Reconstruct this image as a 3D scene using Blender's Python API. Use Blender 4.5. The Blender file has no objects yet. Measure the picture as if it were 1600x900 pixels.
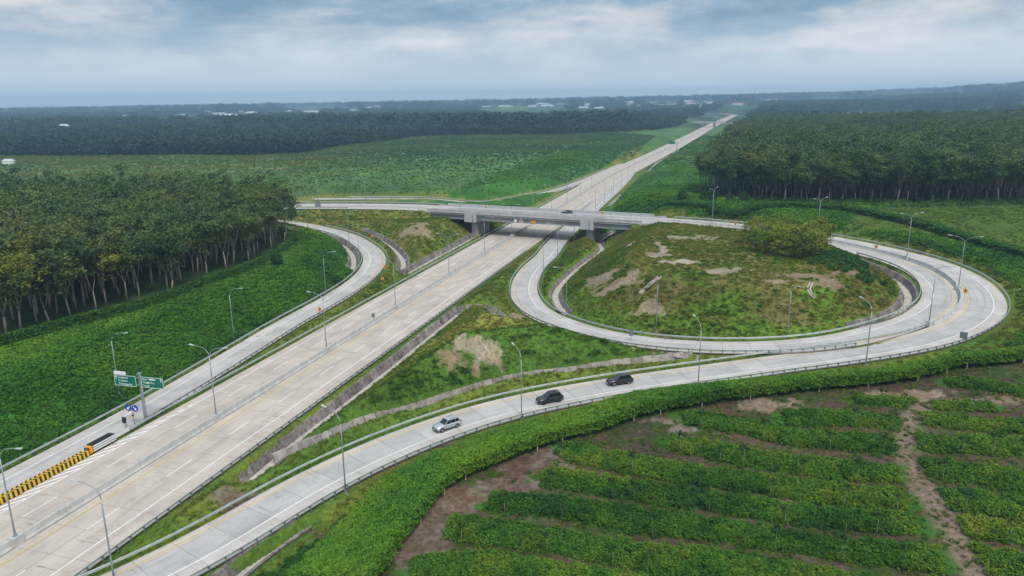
import bpy, math, random
import numpy as np
from mathutils import Vector, Matrix
random.seed(7); RNG = np.random.default_rng(7)
SC = bpy.context.scene
COL = SC.collection
# ------------------------------------------------------------------ camera, world, sun, exposure
F, PITCH, ROLL, CAMH = 1150.0, math.radians(14.2), math.radians(0.65), 48.0
cf = np.array([0, math.cos(PITCH), -math.sin(PITCH)]); cr0 = np.array([1.0, 0, 0]); cu0 = np.cross(cr0, cf)
cr = math.cos(ROLL)*cr0 - math.sin(ROLL)*cu0; cu = math.sin(ROLL)*cr0 + math.cos(ROLL)*cu0
cam_d = bpy.data.cameras.new('camera'); cam = bpy.data.objects.new('camera', cam_d); COL.objects.link(cam)
cam_d.sensor_width = 36; cam_d.lens = 36*F/1600; cam_d.clip_start = 1; cam_d.clip_end = 40000
cam.matrix_world = Matrix(((cr[0], cu[0], -cf[0], 0), (cr[1], cu[1], -cf[1], 0), (cr[2], cu[2], -cf[2], CAMH), (0, 0, 0, 1)))
SC.camera = cam
SUN_EL, SUN_AZ = math.radians(54), math.radians(163)      # azimuth clockwise from +Y
sun_d = bpy.data.lights.new('sun', 'SUN'); sun_d.energy = 1.5; sun_d.angle = math.radians(14); sun_d.color = (1.0, 0.95, 0.88)
sun = bpy.data.objects.new('sun', sun_d); COL.objects.link(sun)
sdir = Vector((math.sin(SUN_AZ)*math.cos(SUN_EL), math.cos(SUN_AZ)*math.cos(SUN_EL), math.sin(SUN_EL)))
sun.rotation_euler = sdir.to_track_quat('Z', 'Y').to_euler()
SC.view_settings.view_transform = 'Standard'; SC.view_settings.look = 'None'
SC.view_settings.exposure = 0.62; SC.view_settings.gamma = 1.0; SC.view_settings.use_curve_mapping = False
SC.cycles.use_denoising = True
SC.cycles.volume_bounces = 0; SC.cycles.max_bounces = 5; SC.cycles.diffuse_bounces = 2; SC.cycles.glossy_bounces = 2
SC.cycles.transmission_bounces = 3; SC.cycles.transparent_max_bounces = 6; SC.cycles.caustics_reflective = False; SC.cycles.caustics_refractive = False

def nd(nt, typ, **kw):
    n = nt.nodes.new(typ)
    for k, v in kw.items():
        if k.startswith('i_'): n.inputs[k[2:].replace('_', ' ')].default_value = v
        else: setattr(n, k, v)
    return n
def ramp(nt, stops, interp='LINEAR'):
    r = nt.nodes.new('ShaderNodeValToRGB'); e = r.color_ramp.elements; r.color_ramp.interpolation = interp
    while len(e) < len(stops): e.new(0.5)
    for q, (p, c) in zip(e, stops): q.position = p; q.color = (c[0], c[1], c[2], 1) if not np.isscalar(c) else (c, c, c, 1)
    return r
W = bpy.data.worlds.new('World'); SC.world = W; W.use_nodes = True
nt = W.node_tree; nt.nodes.clear(); L = nt.links.new
tc = nd(nt, 'ShaderNodeTexCoord'); sep = nd(nt, 'ShaderNodeSeparateXYZ'); L(tc.outputs['Generated'], sep.inputs[0])
sky = nd(nt, 'ShaderNodeTexSky', sky_type='NISHITA', sun_disc=False, sun_elevation=SUN_EL, sun_rotation=SUN_AZ, air_density=1.5, dust_density=2.0)
skys = nd(nt, 'ShaderNodeMix', data_type='RGBA', blend_type='MULTIPLY'); skys.inputs[0].default_value = 1
L(sky.outputs[0], skys.inputs[6]); skys.inputs[7].default_value = (.08, .08, .08, 1)
def skynoise(sx, sz, scale, det, rough, off):
    m = nd(nt, 'ShaderNodeMapping'); m.inputs['Scale'].default_value = (sx, sx, sz); m.inputs['Location'].default_value = off
    L(tc.outputs['Generated'], m.inputs[0])
    n = nd(nt, 'ShaderNodeTexNoise'); n.inputs['Scale'].default_value = scale; n.inputs['Detail'].default_value = det; n.inputs['Roughness'].default_value = rough
    L(m.outputs[0], n.inputs[0]); return n.outputs[0]
n1 = skynoise(1, 5.2, 2.5, 6, .55, (3.1, 0.7, .35)); n2 = skynoise(1, 2.6, 9, 8, .62, (1.2, 5.2, .2))
mx = nd(nt, 'ShaderNodeMath', operation='MULTIPLY_ADD'); L(n2, mx.inputs[0]); mx.inputs[1].default_value = .75; 
m1 = nd(nt, 'ShaderNodeMath', operation='MULTIPLY'); L(n1, m1.inputs[0]); m1.inputs[1].default_value = 1.35; L(m1.outputs[0], mx.inputs[2])
lr = nd(nt, 'ShaderNodeMath', operation='MULTIPLY_ADD'); L(sep.outputs[0], lr.inputs[0]); lr.inputs[1].default_value = .13; L(mx.outputs[0], lr.inputs[2])
sub = nd(nt, 'ShaderNodeMath', operation='SUBTRACT'); L(lr.outputs[0], sub.inputs[0]); sub.inputs[1].default_value = .53
cl = ramp(nt, [(.28, (.15, .27, .40)), (.42, (.24, .35, .47)), (.52, (.39, .46, .54)), (.61, (.54, .57, .61)), (.74, (.74, .71, .72))])
L(sub.outputs[0], cl.inputs[0])
hz = nd(nt, 'ShaderNodeMapRange'); hz.inputs[1].default_value = 0.015; hz.inputs[2].default_value = 0.10; L(sep.outputs[2], hz.inputs[0])
mixh = nd(nt, 'ShaderNodeMix', data_type='RGBA'); L(hz.outputs[0], mixh.inputs[0]); mixh.inputs[6].default_value = (.66, .74, .81, 1); L(cl.outputs[0], mixh.inputs[7])
mixs = nd(nt, 'ShaderNodeMix', data_type='RGBA'); mixs.inputs[0].default_value = .12; L(mixh.outputs[2], mixs.inputs[6]); L(skys.outputs[2], mixs.inputs[7])
zb = nd(nt, 'ShaderNodeMapRange'); zb.inputs[1].default_value = .15; zb.inputs[2].default_value = 1.0; zb.inputs[3].default_value = 0.82; zb.inputs[4].default_value = 1.35; L(sep.outputs[2], zb.inputs[0])
bg = nd(nt, 'ShaderNodeBackground'); L(mixs.outputs[2], bg.inputs[0]); L(zb.outputs[0], bg.inputs[1])
wo = nd(nt, 'ShaderNodeOutputWorld'); L(bg.outputs[0], wo.inputs[0])

# ------------------------------------------------------------------ helpers
def P(px, py, z=0.0):
    d = cf + cr*((px-800)/F) + cu*((450-py)/F); t = (z-CAMH)/d[2]
    return np.array([d[0]*t, d[1]*t, z])
def PP(l): return np.array([P(*q) for q in l])
def tag(o, label=None, cat=None, group=None, kind=None):
    if label: o['label'] = label
    if cat: o['category'] = cat
    if group: o['group'] = group
    if kind: o['kind'] = kind
    return o
def empty(name, loc, rz=0.0, label=None, cat=None, group=None):
    o = bpy.data.objects.new(name, None); COL.objects.link(o); o.location = loc; o.rotation_euler = (0, 0, rz)
    o.empty_display_size = .3
    return tag(o, label, cat, group)
def link(name, me, parent=None, loc=None, rz=None, scale=None):
    o = bpy.data.objects.new(name, me); COL.objects.link(o)
    if parent is not None: o.parent = parent
    if loc is not None: o.location = loc
    if rz is not None: o.rotation_euler = (0, 0, rz)
    if scale is not None: o.scale = scale
    return o
def np_mesh(name, V, Fq, mats=(), smooth=False, attrs=None, fm=None):
    """V (n,3), Fq list of index lists or (m,k) array"""
    me = bpy.data.meshes.new(name); V = np.asarray(V, dtype=np.float32)
    if isinstance(Fq, np.ndarray) and Fq.ndim == 2:
        k = Fq.shape[1]; m = Fq.shape[0]
        me.vertices.add(len(V)); me.vertices.foreach_set('co', V.ravel())
        me.loops.add(m*k); me.loops.foreach_set('vertex_index', Fq.astype(np.int32).ravel())
        me.polygons.add(m); me.polygons.foreach_set('loop_start', np.arange(0, m*k, k, dtype=np.int32))
        try: me.polygons.foreach_set('loop_total', np.full(m, k, dtype=np.int32))
        except Exception: pass
        me.update(calc_edges=True)
    else:
        me.from_pydata(V.tolist(), [], [list(map(int, f)) for f in Fq]); me.update()
    for mm in mats: me.materials.append(mm)
    if fm is not None: me.polygons.foreach_set('material_index', np.asarray(fm, dtype=np.int32))
    if smooth: me.polygons.foreach_set('use_smooth', np.ones(len(me.polygons), dtype=bool))
    if attrs:
        for k, (typ, val) in attrs.items():
            a = me.attributes.new(k, typ, 'POINT')
            a.data.foreach_set({'FLOAT': 'value', 'INT': 'value', 'FLOAT_COLOR': 'color', 'FLOAT_VECTOR': 'vector'}[typ], np.asarray(val, dtype=np.int32 if typ == 'INT' else np.float32).ravel())
    return me
class MB:
    def __init__(s): s.v = []; s.f = []; s.m = []
    def add(s, V, Fs, mi=0):
        b = len(s.v); s.v += [tuple(map(float, q)) for q in V]; s.f += [[b+i for i in q] for q in Fs]; s.m += [mi]*len(Fs); return s
    def box(s, c, d, rz=0, mi=0, taper=1.0):
        x, y, z = d[0]/2, d[1]/2, d[2]/2; cs, sn = math.cos(rz), math.sin(rz); V = []
        for k, t in ((-1, 1.0), (1, taper)):
            for i, j in ((-1, -1), (1, -1), (1, 1), (-1, 1)):
                a, b = i*x*t, j*y*t; V.append((c[0]+a*cs-b*sn, c[1]+a*sn+b*cs, c[2]+k*z))
        return s.add(V, [(0, 3, 2, 1), (4, 5, 6, 7), (0, 1, 5, 4), (1, 2, 6, 5), (2, 3, 7, 6), (3, 0, 4, 7)], mi)
    def tube(s, pts, rad, n=8, mi=0, cap=True):
        pts = [Vector(p) for p in pts]; rings = []
        for i, p in enumerate(pts):
            t = (pts[min(i+1, len(pts)-1)] - pts[max(i-1, 0)]).normalized()
            a = Vector((1, 0, 0)) if abs(t.x) < .8 else Vector((0, 1, 0)); u = t.cross(a).normalized(); w = t.cross(u)
            r = rad[i] if hasattr(rad, '__len__') else rad
            rings.append([p + u*(r*math.cos(2*math.pi*k/n)) + w*(r*math.sin(2*math.pi*k/n)) for k in range(n)])
        V = [q for r in rings for q in r]; Fs = []
        for i in range(len(rings)-1):
            for k in range(n): Fs.append((i*n+k, i*n+(k+1) % n, (i+1)*n+(k+1) % n, (i+1)*n+k))
        if cap: Fs += [tuple(range(n))[::-1], tuple((len(rings)-1)*n+k for k in range(n))]
        return s.add(V, Fs, mi)
    def prism(s, poly, y0, y1, mi=0):
        """poly in xz, extruded along y"""
        n = len(poly); V = [(p[0], y0, p[1]) for p in poly] + [(p[0], y1, p[1]) for p in poly]
        return s.add(V, [tuple(range(n)), tuple(range(n, 2*n))[::-1]] + [(i, i+n, (i+1) % n+n, (i+1) % n) for i in range(n)], mi)
    def mesh(s, name, mats, smooth=False):
        me = bpy.data.meshes.new(name); me.from_pydata(s.v, [], s.f); me.update()
        for m in (mats if isinstance(mats, (list, tuple)) else [mats]): me.materials.append(m)
        me.polygons.foreach_set('material_index', s.m)
        if smooth: me.polygons.foreach_set('use_smooth', [True]*len(s.f))
        return me
    def obj(s, name, mats, parent=None, smooth=False, **kw):
        return link(name, s.mesh(name, mats, smooth), parent, **kw)
def cat_rom(pts, step):
    p = np.asarray(pts, float); out = []
    q = np.vstack([2*p[0]-p[1], p, 2*p[-1]-p[-2]])
    for i in range(1, len(q)-2):
        p0, p1, p2, p3 = q[i-1:i+3]; k = [0]
        for a, b in ((p0, p1), (p1, p2), (p2, p3)): k.append(k[-1]+max(np.linalg.norm(b-a), 1e-6)**.5)
        for t in np.linspace(k[1], k[2], 24, endpoint=False):
            A1 = (k[1]-t)/(k[1]-k[0])*p0+(t-k[0])/(k[1]-k[0])*p1; A2 = (k[2]-t)/(k[2]-k[1])*p1+(t-k[1])/(k[2]-k[1])*p2
            A3 = (k[3]-t)/(k[3]-k[2])*p2+(t-k[2])/(k[3]-k[2])*p3
            B1 = (k[2]-t)/(k[2]-k[0])*A1+(t-k[0])/(k[2]-k[0])*A2; B2 = (k[3]-t)/(k[3]-k[1])*A2+(t-k[1])/(k[3]-k[1])*A3
            out.append((k[2]-t)/(k[2]-k[1])*B1+(t-k[1])/(k[2]-k[1])*B2)
    out.append(p[-1]); return resample(np.array(out), step)
def arclen(p): return np.concatenate([[0], np.cumsum(np.linalg.norm(np.diff(p[:, :2], axis=0), axis=1))])
def resample(p, step):
    s = arclen(p); n = max(2, int(round(s[-1]/step))+1); t = np.linspace(0, s[-1], n)
    return np.stack([np.interp(t, s, p[:, i]) for i in range(3)], 1)
def smooth_poly(p, sig):
    st = np.mean(np.diff(arclen(p))); k = int(3*sig/st)
    if k < 1: return p
    w = np.exp(-.5*(np.arange(-k, k+1)*st/sig)**2); w /= w.sum()
    e = np.vstack([2*p[0]-p[1:k+1][::-1], p, 2*p[-1]-p[-k-1:-1][::-1]])
    return np.stack([np.convolve(e[:, i], w, 'valid') for i in range(3)], 1)
def curve(pts, step=1.0, sig=4.0): return smooth_poly(cat_rom(pts, step), sig)
def tangents(p):
    t = np.gradient(p[:, :2], axis=0); return t/np.linalg.norm(t, axis=1, keepdims=True)
def offs(p, d, dz=0.0):
    t = tangents(p); q = p.copy(); d = np.asarray(d)
    q[:, 0] += -t[:, 1]*d; q[:, 1] += t[:, 0]*d; q[:, 2] += dz; return q
def at_s(p, s):
    a = arclen(p); return np.array([np.interp(s, a, p[:, i]) for i in range(3)])
def cut(p, s0, s1):
    a = arclen(p); s1 = min(s1, a[-1]); s0 = max(s0, 0); m = (a > s0+.01) & (a < s1-.01)
    return np.vstack([at_s(p, s0), p[m], at_s(p, s1)])
def nearest_s(p, q):
    i = np.argmin(np.hypot(p[:, 0]-q[0], p[:, 1]-q[1])); return arclen(p)[i]
def vn(x, y, s, seed=0):
    x = np.asarray(x, float)/s; y = np.asarray(y, float)/s; xi = np.floor(x).astype(np.int64); yi = np.floor(y).astype(np.int64)
    fx, fy = x-xi, y-yi; fx = fx*fx*(3-2*fx); fy = fy*fy*(3-2*fy)
    def h(a, b):
        n = (a*374761393 + b*668265263 + seed*1442695041) & 0xffffffff
        n = ((n ^ (n >> 13))*1274126177) & 0xffffffff; return ((n ^ (n >> 16)) & 0xffff)/65535.0
    return (h(xi, yi)*(1-fx)+h(xi+1, yi)*fx)*(1-fy)+(h(xi, yi+1)*(1-fx)+h(xi+1, yi+1)*fx)*fy
def fbm(x, y, s, seed=0, o=4):
    r = 0; a = .5; t = 0
    for i in range(o): r = r+a*vn(x, y, s/2**i, seed+i); t += a; a *= .55
    return r/t
def inpoly(x, y, poly):
    x = np.asarray(x); y = np.asarray(y); ins = np.zeros(x.shape, bool); n = len(poly); j = n-1
    for i in range(n):
        xi, yi, xj, yj = poly[i][0], poly[i][1], poly[j][0], poly[j][1]
        if yi != yj: ins ^= ((yi > y) != (yj > y)) & (x < (xj-xi)*(y-yi)/(yj-yi)+xi)
        j = i
    return ins
def sstep(a, b, x): t = np.clip((x-a)/(b-a), 0, 1); return t*t*(3-2*t)
def polydist(x, y, p):
    """signed lateral (left +), unsigned distance and nearest index, to a densely sampled polyline"""
    t = tangents(p); st = np.mean(np.diff(arclen(p))); n = len(x); D = np.full(n, 1e6); LT = np.zeros(n); I = np.zeros(n, int)
    for c in range(0, n, 8192):
        X = x[c:c+8192]; Y = y[c:c+8192]
        d2 = (X[:, None]-p[None, :, 0])**2+(Y[:, None]-p[None, :, 1])**2; i = np.argmin(d2, 1)
        dx = X-p[i, 0]; dy = Y-p[i, 1]; al = dx*t[i, 0]+dy*t[i, 1]; lt = -dx*t[i, 1]+dy*t[i, 0]
        al = np.sign(al)*np.maximum(np.abs(al)-st*.5, 0); D[c:c+8192] = np.hypot(al, lt); LT[c:c+8192] = lt; I[c:c+8192] = i
    return D, LT, I

# ------------------------------------------------------------------ materials
def mat(name, base, rough=.8, var=.12, scale=1.5, metallic=0.0, bump=0.0, bscale=None, tint=None, rnd=0.0, spec=.3, coord='Object', stretch=None):
    m = bpy.data.materials.new(name); m.use_nodes = True; t = m.node_tree; t.nodes.clear()
    b = nd(t, 'ShaderNodeBsdfPrincipled'); b.inputs['Roughness'].default_value = rough; b.inputs['Metallic'].default_value = metallic
    b.inputs['Specular IOR Level'].default_value = spec
    o = nd(t, 'ShaderNodeOutputMaterial'); t.links.new(b.outputs[0], o.inputs[0])
    tcx = nd(t, 'ShaderNodeTexCoord'); src = tcx.outputs[coord]
    if stretch is not None:
        mp = nd(t, 'ShaderNodeMapping'); mp.inputs['Scale'].default_value = stretch; t.links.new(src, mp.inputs[0]); src = mp.outputs[0]
    n = nd(t, 'ShaderNodeTexNoise'); n.inputs['Scale'].default_value = scale; n.inputs['Detail'].default_value = 5; n.inputs['Roughness'].default_value = .6
    t.links.new(src, n.inputs[0])
    d = tint if tint is not None else tuple(c*(1-2.2*var) for c in base); e = tuple(min(1, c*(1+1.6*var)) for c in base)
    r = ramp(t, [(.3, d), (.52, base), (.72, e)]); t.links.new(n.outputs[0], r.inputs[0]); c = r.outputs[0]
    if rnd:
        oi = nd(t, 'ShaderNodeObjectInfo'); mr = nd(t, 'ShaderNodeMapRange'); mr.inputs[3].default_value = 1-rnd; mr.inputs[4].default_value = 1+rnd
        t.links.new(oi.outputs['Random'], mr.inputs[0]); mm = nd(t, 'ShaderNodeVectorMath', operation='SCALE')
        t.links.new(c, mm.inputs[0]); t.links.new(mr.outputs[0], mm.inputs['Scale']); c = mm.outputs[0]
    t.links.new(c, b.inputs['Base Color'])
    if bump:
        n2_ = nd(t, 'ShaderNodeTexNoise'); n2_.inputs['Scale'].default_value = bscale or scale*6; n2_.inputs['Detail'].default_value = 4
        t.links.new(src, n2_.inputs[0]); bu = nd(t, 'ShaderNodeBump'); bu.inputs['Strength'].default_value = bump
        t.links.new(n2_.outputs[0], bu.inputs['Height']); t.links.new(bu.outputs[0], b.inputs['Normal'])
    return m
def road_mat(name, base, dark, rnd=.09, rub=.35):
    """concrete pavement; 'ru' = (across, along) in metres"""
    m = bpy.data.materials.new(name); m.use_nodes = True; t = m.node_tree; t.nodes.clear(); K = t.links.new
    b = nd(t, 'ShaderNodeBsdfPrincipled'); b.inputs['Roughness'].default_value = .85; b.inputs['Specular IOR Level'].default_value = .25
    o = nd(t, 'ShaderNodeOutputMaterial'); K(b.outputs[0], o.inputs[0])
    a = nd(t, 'ShaderNodeAttribute', attribute_name='ru')
    def nz(sc, scale, det=4, rough=.6):
        mp = nd(t, 'ShaderNodeMapping'); mp.inputs['Scale'].default_value = sc; K(a.outputs['Vector'], mp.inputs[0])
        n = nd(t, 'ShaderNodeTexNoise'); n.inputs['Scale'].default_value = scale; n.inputs['Detail'].default_value = det; n.inputs['Roughness'].default_value = rough
        K(mp.outputs[0], n.inputs[0]); return n.outputs[0]
    base_r = ramp(t, [(.3, tuple(c*.84 for c in base)), (.5, base), (.7, tuple(c*1.12 for c in base))]); K(nz((1, .45, 1), .35, 6), base_r.inputs[0])
    # rubber / dirt streaks along the wheel paths
    st = ramp(t, [(.52, 0.0), (.74, 1.0)]); K(nz((1.1, .045, 1), 1.0, 5, .65), st.inputs[0])
    sp = ramp(t, [(.56, 0.0), (.72, 1.0)]); K(nz((.55, .8, 1), .5, 6, .7), sp.inputs[0])
    mul = nd(t, 'ShaderNodeMath', operation='MULTIPLY'); K(st.outputs[0], mul.inputs[0]); mul.inputs[1].default_value = rub
    mul2 = nd(t, 'ShaderNodeMath', operation='MULTIPLY'); K(sp.outputs[0], mul2.inputs[0]); mul2.inputs[1].default_value = rub*.9
    ad = nd(t, 'ShaderNodeMath', operation='MAXIMUM'); K(mul.outputs[0], ad.inputs[0]); K(mul2.outputs[0], ad.inputs[1])
    # short dark transverse scars
    tr = ramp(t, [(.61, 0.0), (.70, 1.0)]); K(nz((.28, 2.2, 1), .8, 4, .6), tr.inputs[0])
    tm = nd(t, 'ShaderNodeMath', operation='MULTIPLY'); K(tr.outputs[0], tm.inputs[0]); tm.inputs[1].default_value = .7
    ad2 = nd(t, 'ShaderNodeMath', operation='MAXIMUM'); K(ad.outputs[0], ad2.inputs[0]); K(tm.outputs[0], ad2.inputs[1])
    mx_ = nd(t, 'ShaderNodeMix', data_type='RGBA'); K(ad2.outputs[0], mx_.inputs[0]); K(base_r.outputs[0], mx_.inputs[6]); mx_.inputs[7].default_value = (*dark, 1)
    oi = nd(t, 'ShaderNodeObjectInfo'); mr = nd(t, 'ShaderNodeMapRange'); mr.inputs[3].default_value = 1-rnd; mr.inputs[4].default_value = 1+rnd
    K(oi.outputs['Random'], mr.inputs[0]); mm = nd(t, 'ShaderNodeVectorMath', operation='SCALE'); K(mx_.outputs[2], mm.inputs[0]); K(mr.outputs[0], mm.inputs['Scale'])
    K(mm.outputs[0], b.inputs['Base Color']); return m
def leaf_mat(name, stops, trans=.25, inst=True):
    m = bpy.data.materials.new(name); m.use_nodes = True; t = m.node_tree; t.nodes.clear(); K = t.links.new
    if inst: a = nd(t, 'ShaderNodeAttribute', attribute_name='tint', attribute_type='INSTANCER'); src = a.outputs['Fac']
    else: a = nd(t, 'ShaderNodeObjectInfo'); src = a.outputs['Random']
    r = ramp(t, stops); K(src, r.inputs[0])
    lv = nd(t, 'ShaderNodeAttribute', attribute_name='lv'); mr = nd(t, 'ShaderNodeMapRange'); mr.inputs[3].default_value = .65; mr.inputs[4].default_value = 1.4
    K(lv.outputs['Fac'], mr.inputs[0]); s = nd(t, 'ShaderNodeVectorMath', operation='SCALE'); K(r.outputs[0], s.inputs[0]); K(mr.outputs[0], s.inputs['Scale'])
    b = nd(t, 'ShaderNodeBsdfPrincipled'); b.inputs['Roughness'].default_value = .65; b.inputs['Specular IOR Level'].default_value = .15; K(s.outputs[0], b.inputs['Base Color'])
    tr = nd(t, 'ShaderNodeBsdfTranslucent'); K(s.outputs[0], tr.inputs[0])
    mix = nd(t, 'ShaderNodeMixShader'); mix.inputs[0].default_value = trans; K(b.outputs[0], mix.inputs[1]); K(tr.outputs[0], mix.inputs[2])
    o = nd(t, 'ShaderNodeOutputMaterial'); K(mix.outputs[0], o.inputs[0]); return m
M = dict(
    conc_hw=road_mat('concrete_highway', (.50, .44, .37), (.20, .165, .135), .05, .45),
    conc_rp=road_mat('concrete_ramp', (.455, .435, .41), (.225, .215, .205), .07, .55), conc_sh=road_mat('concrete_shoulder', (.50, .465, .42), (.27, .25, .225), .07, .35),
    joint=mat('joint_base', (.16, .14, .12), .9, .15),
    white=mat('road_paint_white', (.80, .80, .78), .6, .06, 3), yellow=mat('road_paint_yellow', (.66, .45, .09), .6, .12, 3),
    barrier=mat('barrier_concrete', (.50, .50, .48), .8, .10, .8, bump=.1),
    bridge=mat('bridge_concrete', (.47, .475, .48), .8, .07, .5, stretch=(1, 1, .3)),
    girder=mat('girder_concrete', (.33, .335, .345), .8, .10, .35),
    galv=mat('galvanised_steel', (.42, .47, .45), .5, .10, 1.2, metallic=.35),
    post=mat('post_steel', (.20, .24, .25), .5, .12, 2, metallic=.4),
    pole=mat('pole_steel', (.34, .38, .40), .45, .08, 2, metallic=.5),
    lens=mat('lamp_lens', (.5, .52, .52), .3, .03),
    stone=mat('drain_stone', (.205, .18, .165), .9, .28, 1.3, bump=.5, rnd=.30),
    stone_l=mat('drain_stone_light', (.30, .27, .245), .9, .20, 1.0, bump=.4, rnd=.22),
    floor=mat('drain_floor', (.46, .42, .36), .9, .15, .8),
    black=mat('black_plastic', (.02, .02, .022), .5, .1), orange=mat('sign_orange', (.78, .33, .03), .5, .08),
    signgreen=mat('sign_green', (.005, .16, .11), .45, .08), signwhite=mat('sign_white', (.82, .84, .84), .45, .04), signblue=mat('sign_blue', (.01, .06, .36), .45, .05),
    yel=mat('barrier_yellow', (.72, .45, .02), .5, .1), blk=mat('barrier_black', (.03, .028, .025), .6, .1), red=mat('sign_red', (.6, .03, .03), .5, .05),
    bark=mat('bark_pale', (.30, .265, .215), .9, .22, 2.0, bump=.4, rnd=.25), bark_g=mat('bark_grey', (.145, .13, .105), .9, .25, 2.0, bump=.4, rnd=.3), bark_d=mat('bark_dark', (.13, .10, .075), .9, .2, 2.0),
    wood=mat('fence_wood', (.42, .37, .30), .9, .2, 3.0), soilm=mat('soil_clod', (.24, .155, .11), .95, .25, 1.5, bump=.5),
    wallw=mat('house_wall', (.74, .74, .72), .7, .06, .2, rnd=.15), roofr=mat('house_roof', (.40, .26, .21), .8, .15, .3, rnd=.3), roofw=mat('metal_roof', (.55, .58, .61), .5, .06, .1),
)
# ------------------------------------------------------------------ road alignments (metres, motorway at z = 0)
A0 = P(0, 871); HD = np.array([.2843, .9587]); HN = np.array([.9587, -.2843])
def HW(o, s, z=0.0): return np.array([A0[0]+HN[0]*(o-.4)+HD[0]*s, A0[1]+HN[1]*(o-.4)+HD[1]*s, z])   # o across (right +), s along the motorway
hw_far = [(154.4, 743.5, 0), (243, 1010, 0), (372, 1400, 0), (500, 1770, 1), (640, 2172, 2), (800, 2600, 4)]
hw = smooth_poly(cat_rom([HW(0, s) for s in (-60, 0, 60, 120, 180, 240, 300, 360, 425)]+hw_far, 4.0), 12)
bt = np.array([.905, -.424]); bn = np.array([.424, .905]); bt /= np.linalg.norm(bt); bn /= np.linalg.norm(bn)
def BR(t, n, z=8.0): return np.array([bt[0]*t+bn[0]*n, bt[1]*t+bn[1]*n, z])
outer_pts = [(-62, 38, 0), (-47, 53, 0), (-33, 68, 0), (-22, 85.3, .1), (-12.3, 95.5, .5), (0, 104.2, 1.0), (15, 110, 1.6), (31, 114, 2.3), (47.5, 117.2, 3.2), (60.5, 119.5, 3.9),
             (77.5, 124.5, 4.7), (88, 131, 5.1), (96.3, 138, 5.5), (102.5, 146, 5.8), (107.2, 155, 6.1), (111.2, 167.5, 6.5), (112, 183, 6.9), (107.6, 199, 7.2), (97.5, 218, 7.6), (79, 239, 7.9), (66, 248.7, 8.0),
             BR(-64, 254.3), BR(-85, 254.3), BR(-105, 254.3), BR(-126, 254.3), BR(-146, 254.3), (-36, 297.6, 8), (-63, 304.5, 7.8), (-92, 308.5, 7.5), (-125, 310, 7.2), (-170, 310, 7), (-230, 308, 7), (-300, 305, 7)]
outR = curve(outer_pts, 1.0, 5.0)
S_BR1 = nearest_s(outR, BR(-64, 254.3)); S_BR0 = nearest_s(outR, BR(-146, 254.3)); S_END = arclen(outR)[-1]
S_SPLIT = nearest_s(outR, (84, 128))            # the two carriageways part here
# loop carriageway: shares the outer ramp's alignment from the split to the west, then curls down to the motorway
sh = offs(outR, 12.1); a_ = arclen(outR)
loop_free = [(66, 131.6, 4.7), (56, 129, 4.0), (42, 129.8, 3.2), (30, 134, 2.5), (20, 141, 1.9), (11.5, 151.5, 1.4), (5.8, 163, 1.0), (3.4, 176, .7), (3.2, 190, .4), (5, 206, .15), (8.6, 222, .02),
             HW(20.4, 168), HW(18.4, 190, -.01), HW(17.0, 214, -.03), HW(16.0, 245, -.04), HW(15, 290, -.04), HW(14, 340, -.04), HW(12.2, 400, -.04), HW(9.0, 460, -.04)]
i0 = np.argmin(abs(a_-S_SPLIT-2)); i1 = np.argmin(abs(a_-S_BR1))
loop = curve([tuple(q) for q in sh[i1:i0:-9]]+loop_free, 1.0, 4.0)
lramp = curve([HW(-13.6, -60), HW(-13.7, -20), HW(-13.8, 0), HW(-13.9, 15), HW(-14.1, 31), HW(-14.9, 45), HW(-16.1, 61, .1), HW(-17.8, 82, .4), (-43.4, 183, 1.0), (-40.7, 199, 1.5), (-40.7, 212, 1.9), (-42.6, 224, 2.2), (-48.2, 238, 2.6), (-58.5, 256, 3.1), (-71, 268.5, 3.6),
               (-86, 280.0, 4.0), (-106, 286, 4.4), (-140, 289, 5), (-200, 289, 5.6)], 1.0, 4.0)
wramp = curve([HW(-6, 530, -.04), HW(-9.2, 455, -.04), HW(-13.2, 385, -.04), P(868, 298, 0), P(830, 305.5), P(795, 312, .4), P(750, 319, 1.0), (-40, 362, 2), (-95, 356, 3.5)], 1.0, 7.0)
# (line, left half width, right half width, from, to) used to shape the ground
S_D2 = [(437, 727, -1.6), (492, 702, -1.5), (575, 667, -1.2), (650, 647, -.9), (750, 614, -.5), (815, 598, -.1), (900, 587, .4), (962, 577, .9), (1050, 567.5, 1.4), (1086, 563, 1.7)]
S_D1 = [(772, 491, -.6), (748, 486, -.6), (725, 488, -.7), (702, 504, -.8), (650, 546, -1.0), (612, 577, -1.1), (537, 636, -1.4), (462, 693, -1.7), (437, 714, -1.8), (402, 745, -2.0), (385, 757, -2.0)]
S_D3 = [(772, 491, -.5), (800, 511, -.3), (850, 526, .1), (882, 531, .3), (962, 546, .8), (1012, 553, 1.1), (1050, 558.5, 1.4), (1088, 565, 1.7)]
S_D4 = [(975, 357, -.2), (955, 367, -.3), (936, 379, -.4), (941, 391, -.4), (912, 414, -.4), (888, 434, -.3), (868, 460, 0), (874, 480, .3), (885, 492, .6)]
S_D5 = [(1335, 411, 6.0), (1352, 419, 5.8), (1390, 434, 5.4), (1414, 453, 5.0), (1419, 470, 4.6), (1405, 490, 4.2), (1374, 506, 3.8), (1330, 518, 3.4)]
S_D6 = [(560, 362, 2.0), (588, 373, 1.6), (612, 388, 1.1), (629, 407, .5), (629, 430, -.2)]
S_D7 = [(634, 430, -.4), (668, 411, -.4), (700, 394, -.4), (738, 373, -.4), (760, 361, -.4)]
S_D9 = [(350, 925, -1.6), (392, 889, -1.5), (440, 853, -1.4), (478, 828, -1.2)]
S_D8 = [(505, 371, 2.4), (530, 381, 2.0), (549, 397, 1.6), (553, 412, 1.2), (549, 425, .8)]
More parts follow.
